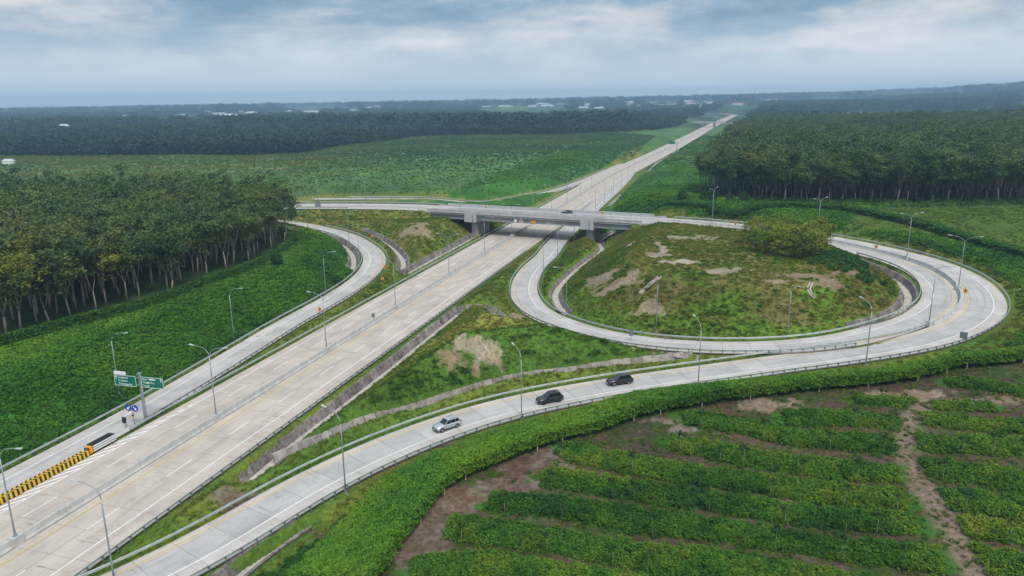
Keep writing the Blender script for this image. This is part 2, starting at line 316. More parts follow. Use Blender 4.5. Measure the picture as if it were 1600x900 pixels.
drains = [curve(PP(l), 1.0, 1.2) for l in (S_D1, S_D2, S_D3, S_D4, S_D5, S_D6, S_D7, S_D8, S_D9)]
ab0, ab1 = S_BR0+4, S_BR1-1
out_e = cut(outR, 0, ab1); out_w = cut(outR, S_BR0, S_END)
s_lb = nearest_s(loop, BR(-64, 242.5)); loop_g = cut(loop, s_lb+1, arclen(loop)[-1])
CONS = [  # polyline, left width, right width
    (hw, 10.2, 12.2, .5), (cut(outR, 0, S_SPLIT), 8.8, .7, .5), (cut(outR, S_SPLIT, ab1+0), 16.4, .7, .5), (cut(outR, S_BR0+3, S_END), 16.4, .7, .5),
    (loop_g, 4.0, 4.0, .5), (lramp, 4.0, 4.0, .5), (wramp, 3.6, 3.6, .5)]
NAT = [(-150, 110, 7), (-91, 125, 7), (-79, 146, 7), (-72, 170, 7), (-67, 190, 7), (-70, 226, 6.5), (-120, 180, 7.5), (-160, 240, 7), (-250, 200, 8), (-110, 262, 6),
       (-60, 330, 3), (-150, 345, 3), (-20, 330, 3), (10, 420, 6), (-60, 450, 5), (-150, 500, 4), (-300, 500, 3), (-494, 723, 3), (-232, 681, 3), (-170, 840, 4), (-83, 1003, 5), (60, 560, 7), (100, 700, 5), (140, 860, 6),
       (30, 160, 10.6), (48, 158, 10.6), (74, 158, 10.4), (66, 173, 10.6), (40, 180, 10.6), (52, 196, 10.0), (83, 180, 9.6), (25, 200, 10.0), (42, 222, 9.5), (60, 212, 9.6),
       (-12, 128, 7.5), (-6, 136, 7.0), (4, 129, 7.5), (-22, 118, 6), (14, 129, 6.5), (-4, 124, 7.5),
       (75, 305, 11), (94, 262, 12), (179, 258, 12), (152, 217, 12), (140, 180, 9.5), (128, 150, 6), (160, 150, 8), (200, 180, 11), (95, 360, 10), (120, 460, 8), (160, 600, 6), (200, 800, 5), (300, 400, 12), (420, 700, 12), (260, 1050, 4),
       (61, 103, 2.5), (54, 69, 2), (6, 69, -.5), (-13, 70, -1), (30, 98, 1.4), (85, 110, 4), (110, 125, 5), (-3, 88, -.4), (-30, 45, -1.5), (100, 80, 5), (30, 80, .6), (8, 96, .2), (0, 30, -1), (60, 40, 2), (-60, 20, 0)]
NATA = np.array(NAT, float)
FAR_AZ = np.array([-800, -400, 0, 400, 800, 1100, 1300, 1450, 1600, 2200]); FAR_Z = np.array([2, 4, 5, 15, 28, 36, 50, 66, 84, 90])
FENCE = [(560, 935, -1), (591, 900, -1), (616, 859, -1), (647, 827, -.9), (685, 777, -.7), (722, 749, -.5), (763, 732, -.3), (816, 712, 0), (872, 691, .2), (954, 670, .7), (1000, 658, 1.0), (1120, 632, 1.6), (1208, 620, 2.2), (1288, 610, 2.8), (1344, 600, 3.2), (1416, 588, 3.8), (1500, 572, 4.4), (1600, 560, 4.9), (1700, 548, 5.2)]
fence = curve(PP(FENCE), 1.0, 2.0)
def natural(x, y):
    x = np.asarray(x, float); y = np.asarray(y, float); r = np.hypot(x, y); num = np.zeros_like(x); den = np.zeros_like(x)
    for a, b, c in NATA:
        w = 1.0/(((x-a)**2+(y-b)**2)+20.0)**1.7; num += w*c; den += w
    z = num/den
    px = 800+F*x/np.maximum(y*math.cos(PITCH), 1)
    fz = np.interp(np.where(y > 10, px, -800), FAR_AZ, FAR_Z); g = sstep(1100, 5200, r)
    und = (fbm(x, y, 900, 3, 3)-.5)*22*sstep(700, 2500, r)*(1-.6*g)
    z = z*(1-sstep(1200, 2600, r))+4*sstep(1200, 2600, r)
    z = z+(fz-4)*g+und+(fbm(x, y, 26, 9, 3)-.5)*.9*sstep(70, 200, r)
    return z
LOOP_IN = [tuple(q[:2]) for q in offs(loop, -4.5)[::4] if q[1] < 236]+[tuple(BR(-60, 236)[:2])]
def ground(x, y):
    """height and distance to the nearest road edge"""
    x = np.asarray(x, float).ravel(); y = np.asarray(y, float).ravel(); z = natural(x, y); r = np.hypot(x, y)
    mi = inpoly(x, y, LOOP_IN); z = np.where(mi, 10.7-.012*np.abs(y-165)+(fbm(x, y, 12, 77, 3)-.5)*.7, z)
    lo = np.full(x.shape, -1e3); hi = np.full(x.shape, 1e3); dm = np.full(x.shape, 1e3); onr = np.zeros(x.shape, bool); zr = np.zeros(x.shape)
    for k, (p, wl, wr, sl) in enumerate(CONS):
        b = 70; m = (x > p[:, 0].min()-b) & (x < p[:, 0].max()+b) & (y > p[:, 1].min()-b) & (y < p[:, 1].max()+b)
        if not m.any(): continue
        ii = np.nonzero(m)[0]; D, LT, I = polydist(x[ii], y[ii], p); pz = p[I, 2]
        lat = np.where(LT > 0, np.abs(LT)-wl, np.abs(LT)-wr); e = np.where(D > np.abs(LT)+.3, np.maximum(np.hypot(np.maximum(lat, 0), np.sqrt(np.maximum(D*D-LT*LT, 0))), .01), lat)
        ex = np.maximum(e-1.0, 0)
        l_ = pz-.07-ex*sl-ex*ex*.004*(k == 99); h_ = pz-.07+ex*sl
        lo[ii] = np.maximum(lo[ii], l_); hi[ii] = np.minimum(hi[ii], h_); dm[ii] = np.minimum(dm[ii], e)
        on = e < .25; onr[ii] |= on; zr[ii] = np.where(on, pz-.32, zr[ii])
    for p in drains:
        b = 40; m = (x > p[:, 0].min()-b) & (x < p[:, 0].max()+b) & (y > p[:, 1].min()-b) & (y < p[:, 1].max()+b)
        if not m.any(): continue
        ii = np.nonzero(m)[0]; D, LT, I = polydist(x[ii], y[ii], p); ex = np.maximum(D-1.6, 0)
        hi[ii] = np.minimum(hi[ii], p[I, 2]+1.15+ex*(.95 if p is drains[1] else .55))
    tb = x*bt[0]+y*bt[1]; nb_ = x*bn[0]+y*bn[1]; ub = (tb > -149) & (tb < -61.5) & (nb_ > 238.0) & (nb_ < 255.4); ins = np.minimum(tb+147, -63.5-tb)
    hi = np.where(ub, np.minimum(hi, 7.0-.5*np.maximum(ins, 0)), hi); lo = np.where(ub & (ins > .5), np.minimum(lo, 6.6-.5*ins), lo)
    zz = np.where(lo > hi, np.where(hi > 900, lo, .5*(lo+hi)), np.clip(z, lo, hi))
    for p in drains:
        b = 4; m = (x > p[:, 0].min()-b) & (x < p[:, 0].max()+b) & (y > p[:, 1].min()-b) & (y < p[:, 1].max()+b)
        if not m.any(): continue
        ii = np.nonzero(m)[0]; D, LT, I = polydist(x[ii], y[ii], p)
        zz[ii] = np.where(D < 1.35, np.minimum(zz[ii], p[I, 2]-.25), zz[ii])
    zz = np.where(onr, np.minimum(zr, 1e3), zz)
    return zz, dm
def gz(x, y):
    z, _ = ground(np.array([x]), np.array([y])); return float(z[0])

# ------------------------------------------------------------------ land cover
def world_poly(l): return [tuple(P(*q)[:2]) for q in l]
VL = [tuple(q[:2]) for q in offs(lramp, 4.6)[::6] if q[1] < 262]+world_poly([(470, 362, 5), (455, 372, 6.5), (397, 417, 7), (300, 452, 7), (200, 487, 7), (100, 512, 7), (0, 540, 7), (-200, 590, 7)])
PLANT = world_poly([(-200, 600, 7), (-20, 545, 7), (41, 524, 7), (114, 502, 7), (204, 476, 7), (270, 456, 7), (315, 440, 7), (355, 423, 7), (390, 408, 7), (452, 378, 7)])+[(-77, 247), (-86, 262), (-110, 273), (-140, 277), (-290, 277), (-290, 120), (-130, 96)]
FRONT_L = np.array([P(*q) for q in [(-20, 545, 7), (41, 524, 7), (114, 502, 7), (204, 476, 7), (270, 456, 7), (315, 440, 7), (355, 423, 7), (390, 408, 7), (452, 378, 7)]])
def hwp(o, s): return tuple(HW(o, s)[:2])
FR = [(75.5, 306), (82, 286), (94, 262), (108, 262), (130, 262), (152, 258), (179, 256), (215, 246)]
RFOR = FR+[(420, 330), (760, 760), (820, 950), (600, 1010), (350, 1080)]+[(312, 1003), (276, 905), (228, 770), (181, 620), (143, 500), (114, 400), (90, 330)]
BELT = [(-900, 740), (-494, 723), (-440, 712), (-390, 690), (-300, 706), (-232, 681), (-195, 715), (-185, 800), (-165, 845), (-125, 960), (-83, 1003), (0, 985), (70, 985), (150, 1062), (210, 1130), (270, 1225), (330, 1400), (280, 1500), (0, 1420), (-200, 1330), (-400, 1250), (-900, 1250)]
YELF = world_poly([(1320, 347, 12), (1340, 328, 12), (1420, 317, 12), (1600, 318, 12), (1800, 320, 12), (1750, 400, 11), (1600, 378, 12), (1500, 362, 12), (1400, 350, 12)])
ROWS = [([(1484, 588), (1530, 592), (1600, 606), (1700, 630)], 1.7), ([(1444, 640), (1520, 646), (1600, 652), (1720, 660)], 2.2), ([(1436, 680), (1520, 680), (1600, 680), (1740, 682)], 2.6), ([(1440, 718), (1500, 720), (1600, 730), (1740, 740)], 2.7),
        ([(1468, 762), (1530, 764), (1600, 772), (1740, 790)], 2.5), ([(1490, 806), (1550, 806), (1600, 812), (1740, 830)], 2.0), ([(1512, 852), (1560, 858), (1640, 872), (1740, 890)], 2.6),
        ([(1336, 617), (1432, 618), (1552, 622)], 1.6), ([(1232, 644), (1328, 646), (1410, 652)], 2.4), ([(1072, 648), (1140, 654), (1240, 670), (1330, 678), (1398, 684)], 2.5), ([(1050, 686), (1160, 702), (1280, 714), (1405, 724)], 2.2),
        ([(880, 690), (910, 702), (966, 713), (1057, 730), (1100, 734), (1240, 744), (1340, 758), (1412, 764)], 2.4), ([(850, 738), (904, 744), (1029, 764), (1080, 768), (1240, 784), (1360, 796), (1434, 802)], 2.2), ([(766, 775), (872, 784), (997, 802), (1040, 808), (1200, 824), (1360, 846), (1470, 860)], 2.2),
        ([(702, 815), (810, 828), (935, 846), (1057, 862), (1120, 868), (1280, 892), (1400, 912)], 2.2), ([(646, 884), (700, 872), (779, 877), (935, 896), (1100, 918)], 2.1), ([(640, 925), (800, 925), (1000, 945)], 2.0)]
def fz_(px, py): return float(np.interp(px+(900-py)*.9, [500, 1000, 1500, 1900], [-1.0, .3, 2.6, 4.5]))
rows = [(curve([P(a, b, fz_(a, b)+.5) for a, b in l], .8, 1.0), w) for l, w in ROWS]
PATCH = [  # bare ground: px, py, z, radius across, radius along, strength (0 soil .. 1 pale rock)
    (740, 533, 6.5, 5.0, 1.6, .5), (712, 548, 6, 3.0, 1.3, .15), (790, 500, .6, 6, 3, .25), (850, 520, .7, 9, 1.6, .25), (985, 550, 1.3, 9, 1.3, .2), (1060, 555, 1.7, 8, 1.2, .3),
    (645, 368, 4, 7, 4.5, .35), (655, 357, 5, 4, 2, .4), (1055, 410, 10.5, 6, 2.6, 1), (1034, 385, 10.5, 2.0, 6, .8), (1080, 371, 10.3, 9, 2.6, .75), (1030, 398, 10.5, 4, 3, .6), (985, 397, 6, 3.2, 4.5, .55), (945, 440, 6, 4.5, 4.5, .25), (985, 445, 7, 3.5, 3, .3),
    (1130, 425, 10.5, 6, 2.2, .6), (1270, 450, 8, 8.5, 1.8, .15), (1320, 440, 8.5, 8, 1.8, .2), (1290, 470, 6, 5, 2.4, .2), (1215, 465, 7, 6, 1.6, .3), (1020, 470, 7, 4, 3, .3), (960, 460, 4.5, 3, 3, .3),
    (360, 742, -1.5, 1.9, 1.3, 1), (640, 690, 0, .1, .1, 0), (375, 790, -1, 5, 1.5, .2), (690, 700, -.4, 5, 1, .1), (1035, 660, 1.2, 3, 1.2, .5), (1072, 672, 1.3, 3, 1.2, .45), (760, 770, -.2, 10, 3, .12), (690, 800, -.6, 8, 2.6, .1), (830, 725, .2, 7, 2.5, .12), (640, 850, -.9, 9, 2.5, .1), (870, 713, .2, 5, 2, .2), (255, 262, 3, 16, 7, .25), (444, 265, 3, 9, 5, .2), (655, 252, 4, 8, 4, .1), (1215, 632, 2.2, 5, 2, .2), (1400, 610, 3.6, 8, 2, .3)]
PATH = curve([P(*q) for q in [(1445, 630, 2.7), (1425, 645, 2.6), (1420, 670, 2.5), (1412, 698, 2.4), (1425, 722, 2.3), (1440, 750, 2.2), (1465, 790, 2.1), (1490, 835, 2.0), (1520, 890, 2.0), (1540, 930, 2)]], 1.0, 1.5)
PATH2 = curve([P(*q) for q in [(1440, 636, 2.7), (1490, 624, 3.0), (1560, 626, 3.2), (1700, 640, 3.4)]], 1.0, 1.5)
def cover(x, y, dm):
    """ground base colour (n,3) and a class: 0 grass, 1 vines, 2 field soil, 3 forest floor, 4 open field, 5 mound"""
    n = len(x); r = np.hypot(x, y); C = np.zeros((n, 3)); K = np.full(n, 4)
    n1_ = fbm(x, y, 60, 21); n2_ = fbm(x, y, 9, 22); n3_ = fbm(x, y, 2.2, 23)
    far = np.array([.058, .125, .032])[None]*(0.7+.7*n1_[:, None])+np.array([.05, .055, .0])[None]*sstep(.5, .75, n2_)[:, None]
    C[:] = far
    d_fore = np.array([.018, .034, .016])
    lf = (x < -60) & (y > 330) & (y < 760); wl_ = sstep(-60, -220, x)[:, None]*lf[:, None]*.75; C = C*(1-wl_)+np.array([.085, .145, .04])*(.75+.5*n2_[:, None])*wl_
    # grass verges and banks
    ga = np.array([.125, .165, .025]); gb = np.array([.20, .185, .045]); gc = np.array([.075, .145, .02])
    w = sstep(.35, .7, n2_)[:, None]; g = ga*(1-w)+np.where((n1_ > .5)[:, None], gb, gc)*w
    verge = (dm < 9) & (r < 700); C[verge] = g[verge]; K[verge] = 0
    near = (r < 330) & (y > 20)
    D, LT, I = polydist(np.where(near, x, 1e4), np.where(near, y, 1e4), outR)
    inner = near & (LT > 0) & (D < 60) & (I < i1)
    inl = near & inpoly(x, y, [tuple(q[:2]) for q in loop[::5]][:int(len(loop)/5)]+[tuple(HW(16, 190)[:2])])
    tri = near & (y < 200) & (x < 70) & (x > -60) & (LT > 8) & ~inl
    C[tri] = g[tri]; K[tri] = 0
    Dd2, Ld2, _ = polydist(np.where(tri, x, 1e4), np.where(tri, y, 1e4), drains[1]); face = tri & (Ld2 > 1.5) & (Ld2 < 8.5+3*n2_) & (x > -30); topt = tri & (Ld2 > 8.5) & (Ld2 < 40) & (x > -26) & (dm > 7); C[topt] = (np.array([.19, .20, .035])*(0.75+.5*n2_[:, None]))[topt]; K[topt] = 8
    C[face] = (np.array([.065, .135, .018])*(0.7+.6*n2_[:, None]))[face]; K[face] = 7
    ma = np.array([.14, .15, .03]); mb = np.array([.165, .145, .045]); mc = np.array([.085, .155, .02]); w2 = sstep(.4, .62, fbm(x, y, 14, 31))[:, None]; w3 = sstep(.5, .7, fbm(x, y, 8, 33))[:, None]
    mm = (ma*(1-w2)+mb*w2)*(1-w3)+mc*w3
    C[inl] = mm[inl]; K[inl] = 5
    zt, _ = ground(x[inl], y[inl]) if inl.any() else (np.zeros(0), 0); slope_ = np.zeros(n, bool); slope_[np.nonzero(inl)[0][zt < 9.7]] = True; low_ = np.zeros(n, bool); low_[np.nonzero(inl)[0][zt < 5.2]] = True
    sA = np.array([.085, .115, .02]); sB = np.array([.125, .115, .036]); sm = sA*(1-w2)+sB*w2; C[slope_] = sm[slope_]*1.1; sl2 = slope_ & (fbm(x, y, 9, 34)+.25*low_ > .55); C[sl2] = (np.array([.095, .165, .018])*np.ones((n, 1)))[sl2]; K[slope_] = 6
    bank = near & (y > 210) & (y < 300) & (x < 12) & (x > -75) & ((K == 0) | (K == 4)) & (dm < 30); C[bank] = (.5*g+.5*mm)[bank]; K[bank] = 5
    va = np.array([.034, .115, .016])*(0.75+.6*n2_[:, None])
    vr = near & (LT < -4.0) & (D < 70) & (x > 62) & (y > 128); sid = (x-A0[0])*HN[0]+(y-A0[1])*HN[1]; ss = (x-A0[0])*HD[0]+(y-A0[1])*HD[1]
    vr |= (sid > 21) & (sid < 90) & (ss > 190) & (ss < 420) & (LT < -3) & (y > 262)
    C[vr] = va[vr]; K[vr] = 1
    vl = inpoly(x, y, VL) & (r < 330); C[vl] = va[vl]; K[vl] = 1
    bl = (sid < -14) & (sid > -60) & (ss > 215) & (ss < 620) & (dm > 2.5); C[bl] = (va*1.05)[bl]; K[bl] = 1
    strip = near & (LT < -2.6) & (D < 14) & (y < 132) & (x > -60); C[strip] = va[strip]; K[strip] = 1
    st2 = near & (LT < -.6) & (LT > -3.8-2.0*n2_) & (y < 140); C[st2] = g[st2]; K[st2] = 0
    Df, LTf, If = polydist(np.where(near, x, 1e4), np.where(near, y, 1e4), fence)
    fld = near & (LTf < .2) & (y < 140) & (LT < -4); sc = np.array([.092, .060, .044]); sg = np.array([.052, .075, .024]); sw = sstep(.42, .62, n2_*.6+n3_*.4)[:, None]
    C[fld] = (sc*(1-sw)+sg*sw)[fld]; K[fld] = 2
    if fld.any():
        fi = np.nonzero(fld)[0]
        for p, w_ in rows:
            m_ = (np.abs(x[fi]-p[:, 0].mean()) < np.ptp(p[:, 0])/2+6) & (np.abs(y[fi]-p[:, 1].mean()) < np.ptp(p[:, 1])/2+6); ii = fi[m_]
            if len(ii): Dr, _, _ = polydist(x[ii], y[ii], p); q_ = sstep(w_*1.15, w_*.75, Dr)[:, None]; C[ii] = C[ii]*(1-q_)+np.array([.045, .125, .018])*q_
    for p, hwid in ((PATH, 1.15), (PATH2, .9)):
        Dp, _, _ = polydist(np.where(fld, x, 1e4), np.where(fld, y, 1e4), p); w = sstep(hwid+1.2, hwid*.3, Dp+(n3_-.5)*2)[:, None]; C = C*(1-w)+np.array([.20, .145, .105])*w
    fl = inpoly(x, y, PLANT); C[fl] = np.array([.030, .070, .018])*(0.6+.8*n2_[fl][:, None]); K[fl] = 3
    for pl in (RFOR, BELT):
        f2 = inpoly(x, y, pl); C[f2] = d_fore; K[f2] = 3
    yf = inpoly(x, y, YELF); C[yf] = np.array([.062, .11, .016])*(0.8+.5*n2_[yf][:, None]); K[yf] = 4
    ft = r > 1300; pf = sstep(.44, .58, fbm(x, y, 420, 41, 4))[:, None]; fc = np.array([.040, .085, .032])*(1-pf)+np.array([.030, .06, .028])*pf; fc = fc+np.array([.06, .07, .03])*sstep(.60, .72, fbm(x, y, 170, 42, 3))[:, None]
    C[ft] = fc[ft]
    for (px, py, z, ra, rb, k) in PATCH:
        q = P(px, py, z); m = (abs(x-q[0]) < 2.2*ra+3) & (abs(y-q[1]) < 2.2*rb*2+3)
        if not m.any(): continue
        xx, yy = x[m]-q[0], y[m]-q[1]; e = np.hypot(xx/(ra*.86), yy/(rb*1.3))+(fbm(x[m], y[m], 3.2, 51)-.5)*2.3+(fbm(x[m], y[m], .9, 52)-.5)*1.1
        w = sstep(1.1, .7, e)[:, None]*.82; kk = np.clip(k+(fbm(x[m], y[m], 1.6, 53)-.5)*.8, 0, 1)[:, None]
        ks = np.array([.115, .070, .050]) if py > 640 else np.array([.22, .145, .09]); C[m] = C[m]*(1-w)+(ks*(1-kk)+np.array([.39, .34, .28])*kk)*w; K[m] = np.where(w[:, 0] > .45, 9, K[m])
    return C, K

# ground sheet: one polar sheet from under the camera to the horizon, finer where the land has detail
az = np.concatenate([np.linspace(-math.pi, -.85, 40, endpoint=False), np.linspace(-.85, -.72, 12, endpoint=False), np.linspace(-.72, .72, 460), np.linspace(.72, .85, 13)[1:], np.linspace(.85, math.pi, 41)[1:-1]])
rr = [1, 14, 26, 36, 44]; q = 50.0
while q < 330: rr.append(q); q *= 1.0052
while q < 7200: rr.append(q); q *= 1.0125
rr = np.array(rr); AZ, RR = np.meshgrid(az, rr); GX = (np.sin(AZ)*RR).ravel(); GY = (np.cos(AZ)*RR).ravel()
GZ, GD = ground(GX, GY); GC, GK = cover(GX, GY, GD)
GZ = GZ+np.where((GK == 3) & (RR.ravel() > 900), 2.0, 0)
GZ = GZ+np.where(GD > 1.5, (fbm(GX, GY, 3.0, 61, 3)-.5)*.35, 0)*(RR.ravel() < 330)+np.where(RR.ravel() > 2400, fbm(GX, GY, 90, 62, 3)*14, 0)
na, nr = len(az), len(rr); I_, J_ = np.meshgrid(np.arange(nr-1), np.arange(na), indexing='ij')
a = I_*na+J_; b_ = I_*na+(J_+1) % na
FQ = np.stack([a, a+na, b_+na, b_], -1).reshape(-1, 4)
gm = bpy.data.materials.new('ground_cover'); gm.use_nodes = True; t = gm.node_tree; t.nodes.clear(); K_ = t.links.new
b = nd(t, 'ShaderNodeBsdfPrincipled'); b.inputs['Roughness'].default_value = .95; b.inputs['Specular IOR Level'].default_value = .1
at = nd(t, 'ShaderNodeAttribute', attribute_name='gcol'); tcg = nd(t, 'ShaderNodeTexCoord')
def gn_(scale, det=5):
    n = nd(t, 'ShaderNodeTexNoise'); n.inputs['Scale'].default_value = scale; n.inputs['Detail'].default_value = det; n.inputs['Roughness'].default_value = .7; K_(tcg.outputs['Object'], n.inputs[0]); return n
na_, nb_, nc_ = gn_(1.6), gn_(.08, 6), gn_(.012, 8)
m1_ = nd(t, 'ShaderNodeMapRange'); m1_.inputs[1].default_value = .3; m1_.inputs[2].default_value = .7; m1_.inputs[3].default_value = .5; m1_.inputs[4].default_value = 1.55; K_(na_.outputs[0], m1_.inputs[0])
m2_ = nd(t, 'ShaderNodeMapRange'); m2_.inputs[1].default_value = .3; m2_.inputs[2].default_value = .7; m2_.inputs[3].default_value = .72; m2_.inputs[4].default_value = 1.3; K_(nb_.outputs[0], m2_.inputs[0])
m3_ = nd(t, 'ShaderNodeMapRange'); m3_.inputs[1].default_value = .3; m3_.inputs[2].default_value = .7; m3_.inputs[3].default_value = .8; m3_.inputs[4].default_value = 1.2; K_(nc_.outputs[0], m3_.inputs[0])
mu = nd(t, 'ShaderNodeMath', operation='MULTIPLY'); K_(m1_.outputs[0], mu.inputs[0]); K_(m2_.outputs[0], mu.inputs[1])
mu2 = nd(t, 'ShaderNodeMath', operation='MULTIPLY'); K_(mu.outputs[0], mu2.inputs[0]); K_(m3_.outputs[0], mu2.inputs[1])
vs = nd(t, 'ShaderNodeVectorMath', operation='SCALE'); K_(at.outputs['Color'], vs.inputs[0]); K_(mu2.outputs[0], vs.inputs['Scale']); K_(vs.outputs[0], b.inputs['Base Color'])
bu = nd(t, 'ShaderNodeBump'); bu.inputs['Strength'].default_value = .6; bu.inputs['Distance'].default_value = .25; K_(na_.outputs[0], bu.inputs['Height']); K_(bu.outputs[0], b.inputs['Normal'])
o = nd(t, 'ShaderNodeOutputMaterial'); K_(b.outputs[0], o.inputs[0])
g_me = np_mesh('ground', np.stack([GX, GY, GZ], 1), FQ, [gm], smooth=True, attrs={'gcol': ('FLOAT_COLOR', np.concatenate([GC, np.ones((len(GC), 1))], 1))})
tag(link('ground', g_me), kind='structure')
# ------------------------------------------------------------------ pavements
def ribbon(p, o0, o1, dz=0.0, s_off=0.0):
    """strip between two lateral offsets (left +); returns V, F, ru"""
    a, b = offs(p, o0, dz), offs(p, o1, dz); n = len(p); s = arclen(p)+s_off
    V = np.empty((2*n, 3)); V[0::2] = a; V[1::2] = b; R = np.zeros((2*n, 3)); R[0::2, 0] = o0; R[1::2, 0] = o1; R[0::2, 1] = s; R[1::2, 1] = s
    i = np.arange(n-1)*2; Fq = np.stack([i, i+1, i+3, i+2], 1)
    if np.mean(o0) < np.mean(o1): Fq = Fq[:, ::-1]
    return V, np.ascontiguousarray(Fq), R
def ribbon_obj(name, p, o0, o1, dz, m, parent=None, s_off=0.0):
    V, Fq, R = ribbon(p, o0, o1, dz, s_off); return link(name, np_mesh(name, V, Fq, [m], attrs={'ru': ('FLOAT_VECTOR', R)}), parent)
def slabs(p, bounds, s0, s1, ln, m, parent, gap=.024, th=.14, top=0.0, ns=2, ms=None):
    s = s0
    while s < s1-.5:
        e = min(s+ln, s1); st = np.linspace(s+gap, e-gap, ns+1); c = np.array([at_s(p, q) for q in st]); tt = np.array([(at_s(p, q+.3)-at_s(p, q-.3))[:2] for q in st]); tt /= np.linalg.norm(tt, axis=1, keepdims=True)
        for bi, (b0, b1) in enumerate(zip(bounds, bounds[1:])):
            lo_, hi_ = min(b0, b1)+gap, max(b0, b1)-gap; V = []; R = []; h = top+random.uniform(-.006, .006)
            for dz in (h, h-th):
                for k in range(ns+1):
                    for o_ in (hi_, lo_): V.append((c[k, 0]-tt[k, 1]*o_, c[k, 1]+tt[k, 0]*o_, c[k, 2]+dz)); R.append((o_+50, st[k], 0))
            n2 = 2*(ns+1); Fs = []
            for k in range(ns):
                i = 2*k; Fs += [(i, i+1, i+3, i+2), (i, i+2, i+2+n2, i+n2), (i+1, i+1+n2, i+3+n2, i+3)]
            Fs += [(0, n2, n2+1, 1), (n2-2, n2-1, 2*n2-1, 2*n2-2)]
            link('slab', np_mesh('slab', V, Fs, [ms[bi] if ms else m], attrs={'ru': ('FLOAT_VECTOR', R)}), parent)
        s = e
def dashes(p, off, s0, s1, on, per, w, m, parent, dz=.02, name='lane_dash'):
    s = s0
    while s+on < s1: ribbon_obj(name, cut(p, s, s+on), off-w/2, off+w/2, dz, m, parent); s += per
SH = nearest_s(hw, HW(0, 0))                      # station of s = 0 on the motorway line
def carriageway(nm, sgn, bnd, edge, lab):
    far_s = SH+200
    root = ribbon_obj(nm, cut(hw, 2, far_s+.2), bnd[0]*sgn, bnd[-1]*sgn, -.16, M['joint']); tag(root, kind='structure')
    slabs(hw, [sgn*q for q in bnd], SH-48, far_s, 5.0, M['conc_hw'], root, ns=1)
    ribbon_obj('far_pavement', cut(hw, far_s+.05, 1e9), bnd[0]*sgn, bnd[-1]*sgn, 0, M['conc_hw'], root)
    return root
cwR = carriageway('road', -1, [.42, 5.2, 8.7, 11.6], 11.6, 'r'); cwL = carriageway('road', 1, [.42, 4.6, 7.9, 9.7], 9.7, 'l')
ribbon_obj('edge_line', cut(hw, 2, SH+900), -1.95, -1.80, .02, M['yellow'], cwR); ribbon_obj('edge_line', cut(hw, 2, SH+900), -8.78, -8.62, .02, M['white'], cwR)
ribbon_obj('edge_line', cut(hw, SH-2, SH+900), 7.82, 7.98, .02, M['white'], cwL); ribbon_obj('edge_line', cut(hw, 2, SH+900), 1.15, 1.28, .02, M['yellow'], cwL)
dashes(hw, -5.2, SH-45, SH+420, 5, 13, .15, M['white'], cwR); dashes(hw, 4.6, SH-45, SH+420, 5, 13, .15, M['white'], cwL)
# white hatching in the gore of the exit
for k in range(27):
    s_ = -12+k*2.05; x1 = 9.55-max(0, s_-24)*.068
    if x1 < 8.2: break
    q0 = HW(-8.0, s_); q1 = HW(-x1, s_-3.1*(x1-8.0)/1.55); d2 = q1[:2]-q0[:2]; ln_ = np.linalg.norm(d2); d2 /= ln_; nn = np.array([-d2[1], d2[0]])*.17
    V = [(q0[0]-nn[0], q0[1]-nn[1], .024), (q1[0]-nn[0], q1[1]-nn[1], .024), (q1[0]+nn[0], q1[1]+nn[1], .024), (q0[0]+nn[0], q0[1]+nn[1], .024)]
    link('hatch_stripe', np_mesh('hatch_stripe', V, [(0, 3, 2, 1)], [M['white']]), cwL)
# outer ramp, loop, left ramp, far slip road, road to the west
def ramp_road(p, bounds, s_sl0, s_sl1, lines, s0=0, s1=1e9, m='conc_rp', name='ramp_road', ms=None):
    s1 = min(s1, arclen(p)[-1]); root = ribbon_obj(name, cut(p, s0, s1), bounds[0], bounds[-1], -.16, M['joint']); tag(root, kind='structure')
    if s_sl1 > s_sl0: slabs(p, bounds, s_sl0, s_sl1, 5.0, M[m], root, ms=[M[q] for q in ms] if ms else None)
    if s_sl0 > s0+.5: ribbon_obj('far_pavement', cut(p, s0, s_sl0-.05), bounds[0], bounds[-1], 0, M[m], root)
    if s_sl1 < s1-.5: ribbon_obj('far_pavement', cut(p, s_sl1+.05, s1), bounds[0], bounds[-1], 0, M[m], root)
    for off, w, mm, a, b in lines: ribbon_obj('edge_line', cut(p, a, min(b, s1)), off-w/2, off+w/2, .02, M[mm], root)
    return root
ramp_road(outR, [0, 2.4, 6.6, 8.1], 8, S_SPLIT+130, [(2.4, .16, 'white', 0, 1e9), (7.05, .16, 'yellow', 0, 1e9)], 0, S_END, ms=['conc_sh', 'conc_rp', 'conc_sh'])
W2 = cut(outR, S_BR1-2, S_END); ramp_road(W2, [8.7, 15.9], 0, 0, [(13.6, .16, 'white', 0, 1e9), (9.3, .14, 'yellow', 0, 1e9)], 0, S_END)
L1 = nearest_s(loop, (5, 206)); s_lb0 = s_lb+2
ramp_road(loop, [-3.5, -1.2, 2.2, 3.5], s_lb0+8, L1, [(-1.25, .16, 'white', s_lb0, 1e9), (2.6, .15, 'yellow', s_lb0, L1+40)], s_lb0, 1e9, ms=['conc_sh', 'conc_rp', 'conc_sh'])
ramp_road(lramp, [-3.4, -2.4, 1.2, 3.4], 12, 215, [(1.2, .16, 'white', 0, 1e9), (-2.6, .14, 'yellow', 95, 1e9)], ms=['conc_sh', 'conc_rp', 'conc_sh'])
